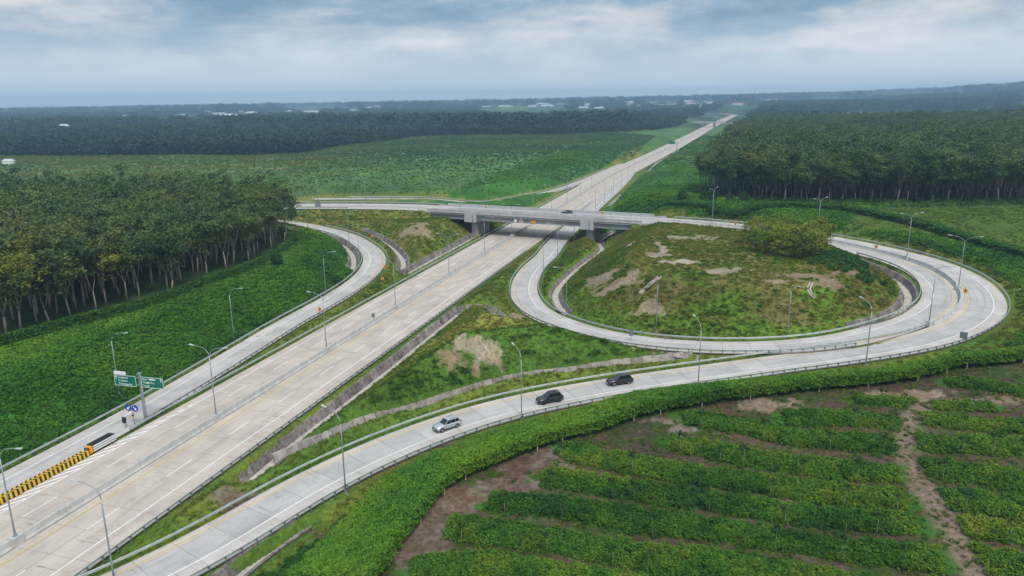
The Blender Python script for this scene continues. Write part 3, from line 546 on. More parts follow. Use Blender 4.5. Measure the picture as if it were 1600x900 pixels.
def gore(line, o_near, other, half, s0, s1):
    q = cut(line, s0, s1); D_, LT_, I_ = polydist(q[:, 0], q[:, 1], other); b = np.sign(o_near)*np.maximum(abs(o_near)+.02, D_-half+.05)
    V, Fq, R = ribbon(q, np.full(len(q), o_near), b, -.02)
    tag(link('pavement', np_mesh('pavement', V, Fq if o_near > 0 else Fq, [M['conc_hw']], attrs={'ru': ('FLOAT_VECTOR', R)})), kind='structure')
gore(hw, -11.63, loop, 3.45, SH+262, SH+455); gore(hw, 9.73, wramp, 3.15, SH+375, SH+505)
ramp_road(wramp, [-3.2, 3.2], 0, 0, [(-2.4, .16, 'white', 0, 1e9)])
# ------------------------------------------------------------------ concrete median barriers and guardrails
def barrier(p, label, seg=6.0, h=.95, s_far=1e9, group=None):
    root = empty('concrete_barrier', tuple(p[0]), 0, label, 'barrier', group); o0 = Vector(p[0]); L_ = arclen(p)[-1]; s = 0
    prof = [(-.34, 0), (-.34, .1), (-.17, .36), (-.11, h), (.11, h), (.17, .36), (.34, .1), (.34, 0)]
    while s < L_-.5:
        ln = seg if s < s_far else 1e9; e = min(s+ln, L_); q = cut(p, s+.02, e-.02)-np.array(o0)
        if len(q) > 3 and ln < 1e8: q = resample(q, max(1.0, seg/4))
        V = []; n = len(prof); t_ = tangents(q)
        for i in range(len(q)):
            for (a, z) in prof: V.append((q[i, 0]-t_[i, 1]*a, q[i, 1]+t_[i, 0]*a, q[i, 2]+z-(.05 if z == 0 else 0)))
        Fs = [(i*n+k, i*n+k+1, (i+1)*n+k+1, (i+1)*n+k) for i in range(len(q)-1) for k in range(n-1)]+[tuple(range(n)), tuple((len(q)-1)*n+k for k in range(n))[::-1]]
        link('barrier_segment', np_mesh('barrier_segment', V, Fs, [M['barrier']]), root); s = e
    return root
barrier(cut(hw, SH-45, SH+1500), 'long grey concrete barrier down the middle of the motorway', 6.0, 1.05, 330)
bar_line = offs(outR, 8.4)
barrier(cut(bar_line, S_SPLIT+5, S_BR1-2), 'curved concrete barrier between the two lanes of the big bend', 4.0, .9)
POST_ME = MB().box((0, 0, .36), (.10, .14, .78)).box((0, .11, .60), (.14, .12, .24)).mesh('post', M['post'])
def guardrail(p, label, side, sp=2.0, near=200, group='steel guardrails along the roads'):
    """p: line of the beam; side +1 when the traffic is on its left"""
    root = empty('guardrail', tuple(p[0]), 0, label, 'guardrail', group); o0 = np.array(p[0])
    q = p-o0; t_ = tangents(q); pr = [(0, .44), (.07, .50), (.02, .60), (.07, .70), (0, .76), (-.05, .76), (.0, .60), (-.05, .44)]; n = len(pr); V = []
    for i in range(len(q)):
        for (a, z) in pr: V.append((q[i, 0]-t_[i, 1]*a*side, q[i, 1]+t_[i, 0]*a*side, q[i, 2]+z))
    Fs = [(i*n+k, i*n+(k+1) % n, (i+1)*n+(k+1) % n, (i+1)*n+k) for i in range(len(q)-1) for k in range(n)]+[tuple(range(n)), tuple((len(q)-1)*n+k for k in range(n))]
    link('rail', np_mesh('rail', V, Fs, [M['galv']]), root)
    s = .4; L_ = arclen(p)[-1]; farmb = MB(); k = 0
    while s < L_:
        c = at_s(p, s); c2 = at_s(p, s+.3 if s+.3 < L_ else s-.3); d = (c2-c)*(1 if s+.3 < L_ else -1); rz = math.atan2(d[1], d[0]); nv = np.array([-math.sin(rz), math.cos(rz), 0])
        b = c-nv*.22*side-o0
        if np.hypot(c[0], c[1]) < near and k < 298: link('post', POST_ME, root, tuple(b), rz+(0 if side > 0 else math.pi)); k += 1
        else: farmb.box((b[0], b[1], b[2]+.36), (.1, .14, .78), rz)
        s += sp if np.hypot(c[0], c[1]) < near else sp*2
    if farmb.v: fo = farmb.obj('distant_posts', M['post'], root); fo['kind'] = 'stuff'
    return root
guardrail(cut(offs(hw, -12.0), SH-30, SH+178), 'steel guardrail on dark posts between motorway and the drain ditch', 1)
guardrail(cut(offs(hw, 10.05), SH+30, SH+372), 'steel guardrail along the far side of the motorway running under the bridge', -1, near=240)
g3 = lambda p, o_, a, b, dz=0: cut(offs(p, o_, dz), nearest_s(offs(p, o_), a), nearest_s(offs(p, o_), b))
guardrail(g3(lramp, -3.75, HW(-12, 33), (-75, 266)), 'steel guardrail on the inner side of the exit ramp beside the grass gore', 1)
guardrail(g3(lramp, 3.75, HW(-20, -40), (-100, 289)), 'long pale guardrail between exit ramp and the green vine slope', -1, near=230)
guardrail(cut(offs(outR, -.35), 4, S_BR1-7), 'guardrail on the outside of the long curving ramp past the cars', 1, near=170)
guardrail(cut(offs(outR, 8.5), 4, S_SPLIT+4), 'double pale guardrail on the inside of the ramp above the retaining wall', -1, near=170)
guardrail(g3(loop, -3.8, (83, 190), HW(22, 200)), 'guardrail around the foot of the grassy mound inside the loop', 1, near=190)
guardrail(g3(loop, 3.8, (62, 127), HW(13, 300)), 'guardrail on the outer side of the loop lane beside the ditch', -1, near=190)
guardrail(cut(offs(outR, -.35), S_BR0+3, S_END-120), 'guardrail on the far side of the road leaving the bridge to the west', 1, 4, 10)
guardrail(cut(offs(outR, 16.3), S_BR0+3, S_END-120), 'guardrail on the near side of the road leaving the bridge to the west', -1, 4, 10)
guardrail(cut(offs(wramp, 3.5), 148, arclen(wramp)[-1]-20), 'guardrail on the near edge of the slip road beyond the bridge', -1, 4, 10)
guardrail(cut(offs(wramp, -3.5), 60, arclen(wramp)[-1]-20), 'guardrail on the far edge of the slip road under the green bank', 1, 4, 10)
# ------------------------------------------------------------------ bridge
def at_br(t_, n_, z=8.0): return tuple(BR(t_, n_, z))
brz = math.atan2(bt[1], bt[0]); T0, T1, N0, N1 = -147.0, -63.5, 238.6, 254.9; tc_ = (T0+T1)/2; nc = (N0+N1)/2
bridge = empty('overpass_bridge', at_br(tc_, nc, 0), brz, 'grey concrete overpass bridge on two piers crossing the motorway', 'bridge')
def bx(mb, t_, n_, z, d, taper=1.0): return mb.box((t_-tc_, n_-nc, z), d, 0, 0, taper)
deck = MB(); bx(deck, tc_, nc, 7.70, (T1-T0, N1-N0-.1, .30)); deck.obj('deck', M['bridge'], bridge)
for nm, n_ in (('parapet', N0+.2), ('parapet', N1-.2)):
    s = T0
    while s < T1-1:
        e = min(s+13.9, T1); mb = MB(); bx(mb, (s+e)/2, n_, 8.16, (e-s-.06, .38, 1.55)); bx(mb, (s+e)/2, n_, 8.98, (e-s-.06, .5, .16)); mb.obj(nm, M['bridge'], bridge); s = e
mid = MB(); bx(mid, tc_, N0+7.95, 8.36, (T1-T0-.2, .42, 1.0), .7); mid.obj('median_wall', M['bridge'], bridge)
for sp0, sp1 in ((T0+1.2, -130.9), (-126.2, -85.4), (-80.7, T1-1.2)):
    for k in range(7):
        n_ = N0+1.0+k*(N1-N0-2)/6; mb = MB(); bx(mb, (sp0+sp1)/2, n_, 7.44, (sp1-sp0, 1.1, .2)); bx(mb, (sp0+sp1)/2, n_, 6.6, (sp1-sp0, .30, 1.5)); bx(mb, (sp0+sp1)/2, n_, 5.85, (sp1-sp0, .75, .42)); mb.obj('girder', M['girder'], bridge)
for tp in (-128.5, -83.0):
    mb = MB(); L_ = N1-N0-.02; V = []
    for (tt, zz, nn0, nn1) in ((-2.35, 7.54, N0, N1), (2.35, 7.54, N0, N1), (-2.35, 5.1, N0, N1), (2.35, 5.1, N0, N1), (-1.7, 4.2, N0+3.2, N1-3.2), (1.7, 4.2, N0+3.2, N1-3.2)):
        V += [(tp+tt-tc_, nn0-nc, zz), (tp+tt-tc_, nn1-nc, zz)]
    mb.add(V, [(0, 1, 3, 2), (0, 4, 5, 1), (2, 3, 7, 6), (4, 8, 9, 5), (6, 7, 11, 10), (8, 10, 11, 9), (0, 2, 6, 10, 8, 4), (1, 5, 9, 11, 7, 3)])
    mb.obj('pier_cap', M['bridge'], bridge)
    f = MB(); bx(f, tp, N0-.06, 6.85, (4.7, .5, 3.9)); f.obj('end_block', M['bridge'], bridge)
    c = MB(); bx(c, tp, nc, 1.8, (2.5, 9.6, 4.9)); c.obj('pier', M['bridge'], bridge)
for tp, sg in ((T0+.4, -1), (T1-.4, 1)):
    mb = MB(); bx(mb, tp, nc, 6.4, (1.5, N1-N0+.1, 2.24)); mb.obj('abutment', M['bridge'], bridge)
    w = MB()
    for n_ in (N0-.02, N1+.02):
        yy = n_-nc; V = []
        for dy in (-.2, .2):
            for (a, zz) in ((-.9, 7.98), (4.5, 8.7), (4.5, 7.0), (-.9, 4.6)): V.append((tp-tc_+sg*a, yy+dy, zz))
        w.add(V, [(0, 1, 2, 3), (7, 6, 5, 4), (0, 4, 5, 1), (1, 5, 6, 2), (2, 6, 7, 3), (3, 7, 4, 0)])
    w.obj('wing_wall', M['bridge'], bridge)
for t_ in np.arange(-144, -66, 6.5): MB().tube([(t_-tc_, N0-.03-nc, 7.45), (t_-tc_, N0-.03-nc, 6.9)], .09, 8).obj('drain_pipe', M['post'], bridge)
for tp in (-128.5, -83.0):
    MB().tube([(tp-tc_+1.0, N0-.38-nc, 8.0), (tp-tc_+1.0, N0-.38-nc, 5.0), (tp-tc_+1.0, N0+4.7-nc, 4.1), (tp-tc_+1.0, N0+4.7-nc, .2)], .1, 8).obj('downpipe', M['post'], bridge)
# stone slope paving under both ends, laid in panels that follow the slope
def slope_paving(tp, sg, tag_):
    root = empty('slope_paving', at_br(tp, nc, 4.5), brz, tag_, 'slope paving'); base = np.array(at_br(tp, nc, 4.5))
    for k in range(6):
        for j in range(9):
            V = []; a0, a1 = k*2.3+.05, (k+1)*2.3-.05; y0, y1 = -9.2+j*2.05+.04, -9.2+(j+1)*2.05-.04; h = random.uniform(.0, .09)
            for dz in (0, -.35):
                for (a, y) in ((a0, y0), (a1, y0), (a1, y1), (a0, y1)): V.append((-sg*a, y, 1.0-a*.5+dz+h))
            link('paving_panel', np_mesh('paving_panel', V, [(0, 1, 2, 3), (7, 6, 5, 4), (0, 4, 5, 1), (1, 5, 6, 2), (2, 6, 7, 3), (3, 7, 4, 0)], [M['stone']]), root)
slope_paving(T0+1.5, -1, 'dark stone paving on the bank beneath the west end of the bridge')
slope_paving(T1-1.5, 1, 'dark stone paving on the bank beneath the east end of the bridge')
# clearance signs hung on the near girder
for t_, m_, lab, r_ in ((-110.3, 'signwhite', 'white round limit plate hung on the bridge girder, first of three', .62), (-108.0, 'signwhite', 'white round limit plate with red rim on the bridge girder, middle of three', .62), (-103.2, 'orange', 'orange warning plate hung on the bridge girder over the motorway', .75)):
    p0 = at_br(t_, N0+.45, 6.45); root = empty('limit_sign', p0, brz, lab, 'sign')
    mb = MB()
    if m_ == 'orange': mb.box((0, -.06, 0), (1.9, .06, 1.0))
    else: mb.tube([(0, -.10, 0), (0, -.03, 0)], r_, 20)
    mb.obj('plate', M[m_], root); c = MB().box((0, .25, 0), (.1, .6, .1)); c.obj('bracket', M['post'], root)
    if m_ == 'signwhite' and t_ > -109: rg = MB(); rg.tube([(0, -.13, 0), (0, -.101, 0)], .36, 16); rg.obj('disc', M['red'], root)
# ------------------------------------------------------------------ drains lined with stone
def drain(p, label, mw, mf, hl=1.35, hr=1.35, seg=2.0, cat='drain'):
    """trapezoid channel; walls built of separate leaning stone panels"""
    root = empty('drain_channel', tuple(p[0]), 0, label, cat); o0 = np.array(p[0]); s = 0; L_ = arclen(p)[-1]
    V, Fq, R = ribbon(p-o0, -.75, .75, -.05); link('channel_floor', np_mesh('channel_floor', V, Fq, [M[mf]], attrs={'ru': ('FLOAT_VECTOR', R)}), root)
    while s < L_-.4:
        e = min(s+seg*random.uniform(.85, 1.15), L_); a, b = at_s(p, s+.012)-o0, at_s(p, e-.012)-o0; d = (b-a)[:2]; d /= np.linalg.norm(d); nv = np.array([-d[1], d[0]])
        for sg, h in ((1, hl), (-1, hr)):
            if h <= 0: continue
            hh = h*random.uniform(.95, 1.04); j = random.uniform(-.03, .03); V = []
            for q in (a, b):
                for (lat, z) in ((.62, -.25), (1.15+.2*h+j, hh-.02), (1.55+.2*h+j, hh), (1.25, -.3)): V.append((q[0]+nv[0]*lat*sg, q[1]+nv[1]*lat*sg, q[2]+z))
            Fs = [(0, 1, 5, 4), (1, 2, 6, 5), (2, 3, 7, 6), (3, 0, 4, 7), (3, 2, 1, 0), (4, 5, 6, 7)]
            link('wall_panel', np_mesh('wall_panel', V, Fs, [M[mw]]), root)
        s = e
    return root
DL = ['stone lined ditch running beside the motorway towards the junction triangle', 'pale stone faced retaining wall along the inside of the ramp', 'pale stone ditch between the loop lane and the small triangular mound',
      'stepped stone ditch from the bridge along the foot of the big mound', 'dark stone ditch around the far corner of the big mound', 'stone ditch curving between exit ramp and the motorway embankment',
      'dark stone edging at the foot of the embankment beside the motorway', 'stone lined ditch inside the bend of the exit ramp', 'grey stone ditch wall beside the dense green vine bank']
for k, (p, lab) in enumerate(zip(drains, DL)):
    hl, hr = 1.35, 1.35
    if k == 0: hl, hr = .7, 1.3
    if k == 1: hl, hr = 1.25, .3
    if k == 2: hl, hr = .8, .8
    if k == 3: hl, hr = .9, .9
    if k == 6: hl, hr = 1.3, .5
    drain(p, lab, 'stone_l' if k in (1, 2) else 'stone', 'floor', hl, hr)
# ------------------------------------------------------------------ street lamps
def lamp_meshes(double):
    pb = MB().tube([(0, 0, 0), (0, 0, 3), (0, 0, 6.5), (0, 0, 9.6)], [.10, .09, .078, .06], 8).mesh('pole', M['pole'], True)
    bp = MB().box((0, 0, .03), (.46, .46, .1)).tube([(0, 0, 0), (0, 0, .55)], .15, 8).mesh('base_plate', M['pole'])
    arm = MB().tube([(0, 0, 9.55), (.12, 0, 10.05), (.42, 0, 10.5), (.95, 0, 10.85), (1.7, 0, 11.05), (2.7, 0, 11.2)], [.06, .056, .05, .045, .04, .034], 7).mesh('arm', M['pole'], True)
    hd = MB(); hd.add([(2.55, -.10, 11.14), (2.55, .10, 11.14), (3.45, .15, 11.24), (3.45, -.15, 11.24), (2.6, -.07, 11.24), (2.6, .07, 11.24), (3.38, .10, 11.36), (3.38, -.10, 11.36)], [(0, 1, 2, 3), (7, 6, 5, 4), (0, 4, 5, 1), (1, 5, 6, 2), (2, 6, 7, 3), (3, 7, 4, 0)])
    return pb, bp, arm, hd.mesh('lamp_head', M['lens'])
LPB, LBP, LARM, LHD = lamp_meshes(0)
BLK_ME = MB().box((0, 0, .55), (1.25, .95, 1.12)).mesh('footing', M['barrier'])
def lamp(p, ang, double, label, group, footing=False, sc=1.0, base=0.0):
    root = empty('street_lamp', (p[0], p[1], p[2]), ang, label, 'street lamp', group)
    if footing: link('footing', BLK_ME, root, rz=math.pi/2)
    dz = 1.05 if footing else base
    for nm, me in (('pole', LPB), ('base_plate', LBP)): link(nm, me, root, (0, 0, dz), 0, (1, 1, sc))
    for k in range(2 if double else 1):
        link('arm', LARM, root, (0, 0, dz+10.05*(sc-1)), k*math.pi); link('lamp_head', LHD, root, (0, 0, dz+10.05*(sc-1)), k*math.pi)
    return root
hang = math.atan2(HN[1], HN[0])
GM, GO, GW, GF = 'lamps on the motorway median', 'lamps along the ramps', 'lamps along the road west of the bridge', 'distant lamps along the motorway'
for s_, lab in ((2.4, 'double armed lamp on the median nearest the picture corner by the yellow chevron barrier'), (37, 'double armed lamp on the median beside the white hatching'), (70.5, 'double armed lamp on the median, second beyond the hatching'), (102.5, 'double armed lamp on the median below the orange bend signs'),
                (138, 'double armed lamp on the median level with the tip of the exit ramp bend'), (170, 'double armed lamp on the median, second one before the bridge'), (201, 'double armed lamp on the median just in front of the bridge')):
    lamp(HW(0, s_), hang, True, lab, GM, True)
for k, s_ in enumerate((232, 264, 296, 328, 362)):
    lamp(HW(0, s_), hang, True, ['double armed lamp on the median just behind the bridge', 'double armed lamp on the median, second one behind the bridge', 'double armed lamp on the median, third one behind the bridge', 'double armed lamp on the median, fourth one behind the bridge', 'double armed lamp on the median, fifth one behind the bridge'][k], GM, True)
def toward(line, p, flip=False):
    i = np.argmin(np.hypot(line[:, 0]-p[0], line[:, 1]-p[1])); d = line[i]-p; return math.atan2(d[1], d[0])
def lamp_px(px, py, z, line, lab, group=GO, double=False, ang=None, sc=1.0):
    p = P(px, py, z); p[2] = max(gz(p[0], p[1]), z-.6) if z < 7.9 else z
    lamp(p, toward(line, p) if ang is None else ang, double, lab, group, False, sc, .02)
oc = offs(outR, 4.0)
for a in [(178, 903, 0, hw, 'single armed lamp leaning over the motorway at the bottom edge'), (188, 625, 0, lramp, 'single armed lamp on the vine slope behind the green direction boards'), (366, 532, .2, lramp, 'single armed lamp at the foot of the vine slope before the hedge'),
          (509, 458, 1.0, lramp, 'single armed lamp on the vine slope below the bend of the exit ramp'), (546, 382, 2.6, lramp, 'single armed lamp inside the bend of the exit ramp, nearer the trees'), (562, 417, 1.6, lramp, 'single armed lamp at the sharpest point of the exit ramp bend'), (481, 359, 3.6, lramp, 'single armed lamp beside the exit ramp next to the plantation corner'),
          (540, 768, .1, oc, 'single armed lamp beside the ramp nearest the camera above the vine bank'), (815, 652, 1.0, oc, 'single armed lamp beside the dark car with roof rails'), (1091, 600, 2.3, oc, 'single armed lamp beside the ramp below the tree clump'), (1353, 568, 3.9, oc, 'single armed lamp beside the ramp near the foot of the field hedge'),
          (871, 401, .1, loop, 'single armed lamp on the grass strip between motorway and loop'), (849, 446, .5, loop, 'single armed lamp on the inner edge of the loop lane'), (885, 486, 1.2, loop, 'single armed lamp in the ditch corner of the big mound'), (897, 378, .1, loop, 'single armed lamp beside the loop lane close to the bridge pier'),
          (1025, 519, 2.6, loop, 'single armed lamp before the mound beside the white chute'), (1230, 528, 3.9, loop, 'single armed lamp before the mound below the forked chute')]:
    lamp_px(*a)
for px, py, z, lab in [(1464, 512, 5.1, 'double armed lamp on the end of the curved barrier between the lanes'), (1503, 454, 6.1, 'double armed lamp on the curved barrier at the outermost bend'), (1412, 406, 7.0, 'double armed lamp on the barrier of the bend behind the orange sign'), (1267, 376, 7.6, 'double armed lamp rising behind the tree clump'), (1118, 350, 7.95, 'double armed lamp on the road between bridge and tree clump')]:
    p = P(px, py, z); i = np.argmin(np.hypot(bar_line[:, 0]-p[0], bar_line[:, 1]-p[1])); q = bar_line[i]; t_ = tangents(bar_line)[i]; lamp(q, math.atan2(t_[0], -t_[1]), True, lab, GO, True)
for t_, lab in ((-77, 'double armed lamp on the bridge above the loop lane'), (-137, 'double armed lamp at the west end of the bridge')):
    lamp(at_br(t_, N0+7.95, 8.3), brz+math.pi/2, True, lab, 'lamps on the bridge', False)
NW = ['first', 'second', 'third', 'fourth', 'fifth', 'sixth']
for k, (px, py) in enumerate([(675, 317.5), (612, 317), (571, 316.5), (497, 316.5), (459, 316)]):
    p = P(px, py, 7.6); lamp(p, toward(oc, p), False, 'slim lamp on the far side of the western road, %s from the bridge' % NW[k], GW)
for k, (px, py, z) in enumerate([(761, 311, 3), (821, 305, .5), (859, 297, .3), (887, 291, .2)]):
    p = P(px, py, z); p[2] = gz(p[0], p[1]); lamp(p, toward(wramp, p), False, 'slim lamp beside the slip road behind the bridge, %s from the bank end' % NW[k], GF)
for k, s_ in enumerate((270, 300, 332, 366, 400, 436)):
    p = HW(18.5-k*.8, s_); p[2] = gz(p[0], p[1]); lamp(p, hang+math.pi, False, 'slim lamp at the verge beyond the bridge on the forest side, %s one' % NW[k], GF)
for k, s_ in enumerate((455, 490, 525, 560, 600, 640)):
    p = HW(-13, s_); p[2] = gz(p[0], p[1]); lamp(p, hang, False, 'small distant lamp along the far motorway edge, %s after the slip road' % NW[k], GF)
# ------------------------------------------------------------------ signs
ONES = 'zeroth first second third fourth fifth sixth seventh eighth ninth tenth eleventh twelfth thirteenth fourteenth fifteenth sixteenth seventeenth eighteenth nineteenth'.split(); TENS = ['', '', 'twenty', 'thirty', 'forty', 'fifty', 'sixty', 'seventy', 'eighty', 'ninety']
def ordw(n): return ONES[n] if n < 20 else (TENS[n//10][:-1]+'ieth' if n % 10 == 0 else TENS[n//10]+' '+ONES[n % 10])
def text_obj(body, size, m, parent, loc, rot, depth=.01):
    c = bpy.data.curves.new('lettering', 'FONT'); c.body = body; c.size = size; c.extrude = depth; c.resolution_u = 2; c.align_y = 'CENTER'
    o = bpy.data.objects.new('tmp', c); dg = bpy.context.evaluated_depsgraph_get(); me = bpy.data.meshes.new_from_object(o.evaluated_get(dg) if False else o); bpy.data.objects.remove(o)
    me.materials.clear(); me.materials.append(m); x = link('lettering', me, parent, loc); x.rotation_euler = rot; return x
sg = HW(-11.4, 34.6); srz = hang+math.radians(3)       # boards face traffic coming towards the camera's side
sign = empty('direction_sign', sg, srz, 'two green direction boards on one grey post in the gore', 'road sign')
MB().tube([(0, 0, -.1), (0, 0, 7.6)], [.26, .22], 12).box((0, 0, 7.65), (.5, .5, .16)).obj('post', M['pole'], sign)
for sx, lines, arrow in ((-1, ['Kotabumi', 'P. Lancar', 'Terbanggung'], (-.95, 1)), (1, ['Sima', 'Muara Dua', 'Tanjul'], (1.95, 0))):
    cx = 2.45*sx; bd = MB().box((cx, -.32, 6.4), (3.9, .08, 1.75)).obj('board', M['signgreen'], sign)
    fr = MB()
    for (x, z, w, h) in ((0, .84, 3.9, .06), (0, -.84, 3.9, .06), (-1.92, 0, .06, 1.62), (1.92, 0, .06, 1.62)): fr.box((cx+x, -.37, 6.4+z), (w, .02, h))
    fr.obj('border', M['signwhite'], bd)
    for k, tx in enumerate(lines): text_obj(tx, .46, M['signwhite'], bd, (cx-1.25+(-.45 if sx > 0 else 0), -.375, 6.4+.50-k*.52), (math.pi/2, 0, 0))
    ar = MB(); ax, az_ = cx+(-1.62 if sx < 0 else 1.62), 6.85; ar.box((ax, -.375, az_-.05), (.1, .02, .42)); ar.add([(ax-.2, -.375, az_+.1), (ax+.2, -.375, az_+.1), (ax, -.375, az_+.36), (ax, -.36, az_+.36)], [(0, 1, 2)]); aro = ar.obj('arrow', M['signwhite'], bd)
    if sx > 0:
        pt = MB(); pt.add([(cx-.75, -.385, 7.08), (cx+.35, -.385, 7.06), (cx+.85, -.385, 6.84), (cx-.3, -.385, 6.84)], [(0, 1, 2, 3)]); pt.box((cx-.75, -.385, 6.4), (.45, .012, .22)); pt.obj('blank_patch', M['signwhite'], bd)
    else:
        MB().box((cx-.85, -.32, 7.62), (2.1, .07, .52)).box((cx-.85, -.2, 7.2), (.08, .06, .5)).obj('plate', M['signwhite'], sign)
    arms = MB(); arms.box((1.2*sx, -.22, 6.95), (2.5, .12, .12)); arms.box((1.2*sx, -.22, 5.85), (2.5, .12, .12)); arms.obj('bracket', M['pole'], sign)
bs = HW(-11.3, 32.2); bs[2] = 0; blue = empty('keep_side_sign', bs, srz, 'pair of round blue arrow signs on a striped post in the gore', 'road sign')
MB().tube([(0, 0, 0), (0, 0, 2.9)], .06, 8).obj('post', M['post'], blue)
for k in range(3): MB().box((0, -.09, 1.35+k*.32), (.34, .03, .26)).obj('stripe_plate', M['orange' if k != 1 else 'blk'], blue)
for sx in (-1, 1):
    dsk = MB().tube([(.58*sx, -.12, 2.9), (.58*sx, -.07, 2.9)], .55, 24).obj('disc', M['signblue'], blue)
    a_m = MB(); V = [(-.09, .38), (.09, .38), (.09, -.06), (.28, -.06), (0, -.40), (-.28, -.06), (-.09, -.06)]; th = math.radians(42)*(-1 if sx < 0 else 1); cs, sn = math.cos(th), math.sin(th)
    a_m.add([(.58*sx+x*cs-z*sn, -.135, 2.9+x*sn+z*cs) for x, z in V], [(0, 1, 2, 3, 4, 5, 6)]); a_m.obj('arrow', M['signwhite'], dsk)
dl = HW(-11.9, 31.0); dd = empty('delineator_panel', dl, srz, 'small black panel on a short post beside the crash cushion', 'road marker')
MB().tube([(0, 0, 0), (0, 0, 1.5)], .05, 6).obj('post', M['post'], dd); MB().box((0, -.08, 1.35), (.7, .06, 1.0)).box((.28, -.08, 1.55), (.3, .05, .35)).obj('panel', M['black'], dd)
# crash cushion with striped flanks and orange nose
q0, q1 = HW(-10.45, 22.4), HW(-10.5, 27.0); crz = math.atan2(HD[1], HD[0])
cc = empty('crash_cushion', tuple(q0), crz, 'black topped crash cushion with white striped sides and orange nose', 'crash cushion')
MB().box((2.6, 0, .62), (4.0, 1.15, 1.1)).obj('body', M['black'], cc)
for sy in (-1, 1):
    for k in range(3): MB().box((2.6, sy*.60, .30+k*.34), (4.0, .06, .2)).obj('side_stripe', M['signwhite'], cc)
for k in range(4): MB().box((1.1+k, 0, 1.19), (.9, 1.0, .05)).obj('top_cover', M['black'], cc)
nz = MB(); nz.tube([(.5, 0, .05), (.5, 0, 1.05)], .52, 18); nz.obj('nose', M['orange'], cc)
for k in range(4): MB().box((-.03, -.36+k*.24, .56), (.08, .10, .9)).obj('nose_stripe', M['blk'], cc)
# yellow and black chevron barrier
cb = empty('chevron_barrier', tuple(HW(-10.3, 22.2)), crz+math.pi, 'low barrier painted with yellow and black chevrons in the exit gore', 'barrier')
for k in range(120):
    x0 = .1+k*.33; mb = MB(); c_ = .42 
    for (ya, yb, s1_) in ((-.55, 0, 0), (0, .55, 1)):
        A_ = (x0 if s1_ == 0 else x0+c_, x0+c_ if s1_ == 0 else x0); V = []
        for z in (0, .8):
            sh_ = .0 if z else -0.0
            V += [(A_[0], ya*(.75 if z else 1), z), (A_[1], yb*(.75 if z else 1), z), (A_[1]+.33, yb*(.75 if z else 1), z), (A_[0]+.33, ya*(.75 if z else 1), z)]
        mb.add(V, [(0, 1, 2, 3), (7, 6, 5, 4), (0, 4, 5, 1), (1, 5, 6, 2), (2, 6, 7, 3), (3, 7, 4, 0)])
    mb.obj('painted_block', M['yel' if k % 2 == 0 else 'blk'], cb)
# orange chevron boards and grey sign backs along the bends
def board_sign(p, ang, lab, m='orange', w=.75, h=.95, z=1.5, chev=True, cat='road sign', group=None):
    r = empty('bend_sign' if m == 'orange' else 'square_sign', tuple(p), ang, lab, cat, group)
    MB().tube([(0, 0, 0), (0, 0, z+h*.4)], .05, 6).obj('post', M['post'], r); b_ = MB().box((0, -.07, z), (w, .05, h)).obj('board', M[m], r)
    if chev:
        a_m = MB(); V = [(-.2, .38), (.02, .38), (.25, 0), (.02, -.38), (-.2, -.38), (.03, 0)]; a_m.add([(x*w/.75, -.10, z+y*h/.95) for x, y in V], [(0, 1, 2, 5), (5, 2, 3, 4)]); a_m.obj('chevron', M['blk'], b_)
for px, py, z, lab in [(500, 492, .7, 'orange chevron board on the exit ramp near the median lamps'), (582, 375, 2.6, 'orange chevron board at the back of the exit ramp bend'), (602, 424, 1.8, 'orange chevron board on the rail where the exit ramp bends most'), (598, 443, .8, 'small orange board on the grass between exit ramp and motorway'), (471, 347, 4, 'orange chevron board at the ramp end near the plantation corner'),
                       (1149, 356, 7.9, 'orange chevron board on the road just before the tree clump'), (1368, 393, 7.1, 'orange chevron board on the barrier beyond the tree clump'), (1507, 464, 6.4, 'orange chevron board at the outermost point of the curved barrier')]:
    p = P(px, py, z); board_sign(p, math.atan2(p[1], p[0])-math.pi/2, lab, w=.8, h=.85, z=1.4)
for t_, lab in ((-80, 'orange chevron board on the bridge median above the east pier'), (-126, 'orange chevron board on the bridge median above the west pier')): board_sign(at_br(t_, N0+7.95, 8.6), brz, lab, w=.7, h=.8, z=1.1)
for px, py, z, lab, w, h in [(1504, 536, 4.8, 'dark square sign back at the outer rail of the ramp', 1.2, 1.2), (986, 531, 2.3, 'small grey sign back on the loop lane rail', .8, 1.3), (497, 325, 7.6, 'dark square sign back on the western road', 2.2, 2.2)]:
    p = P(px, py, z); board_sign(p, math.atan2(p[1], p[0])-math.pi/2, lab, 'post', w, h, 1.5, False)
board_sign(HW(0, 91, 1.0), srz, 'small grey sign back standing on the motorway barrier', 'post', .8, .9, .9, False)
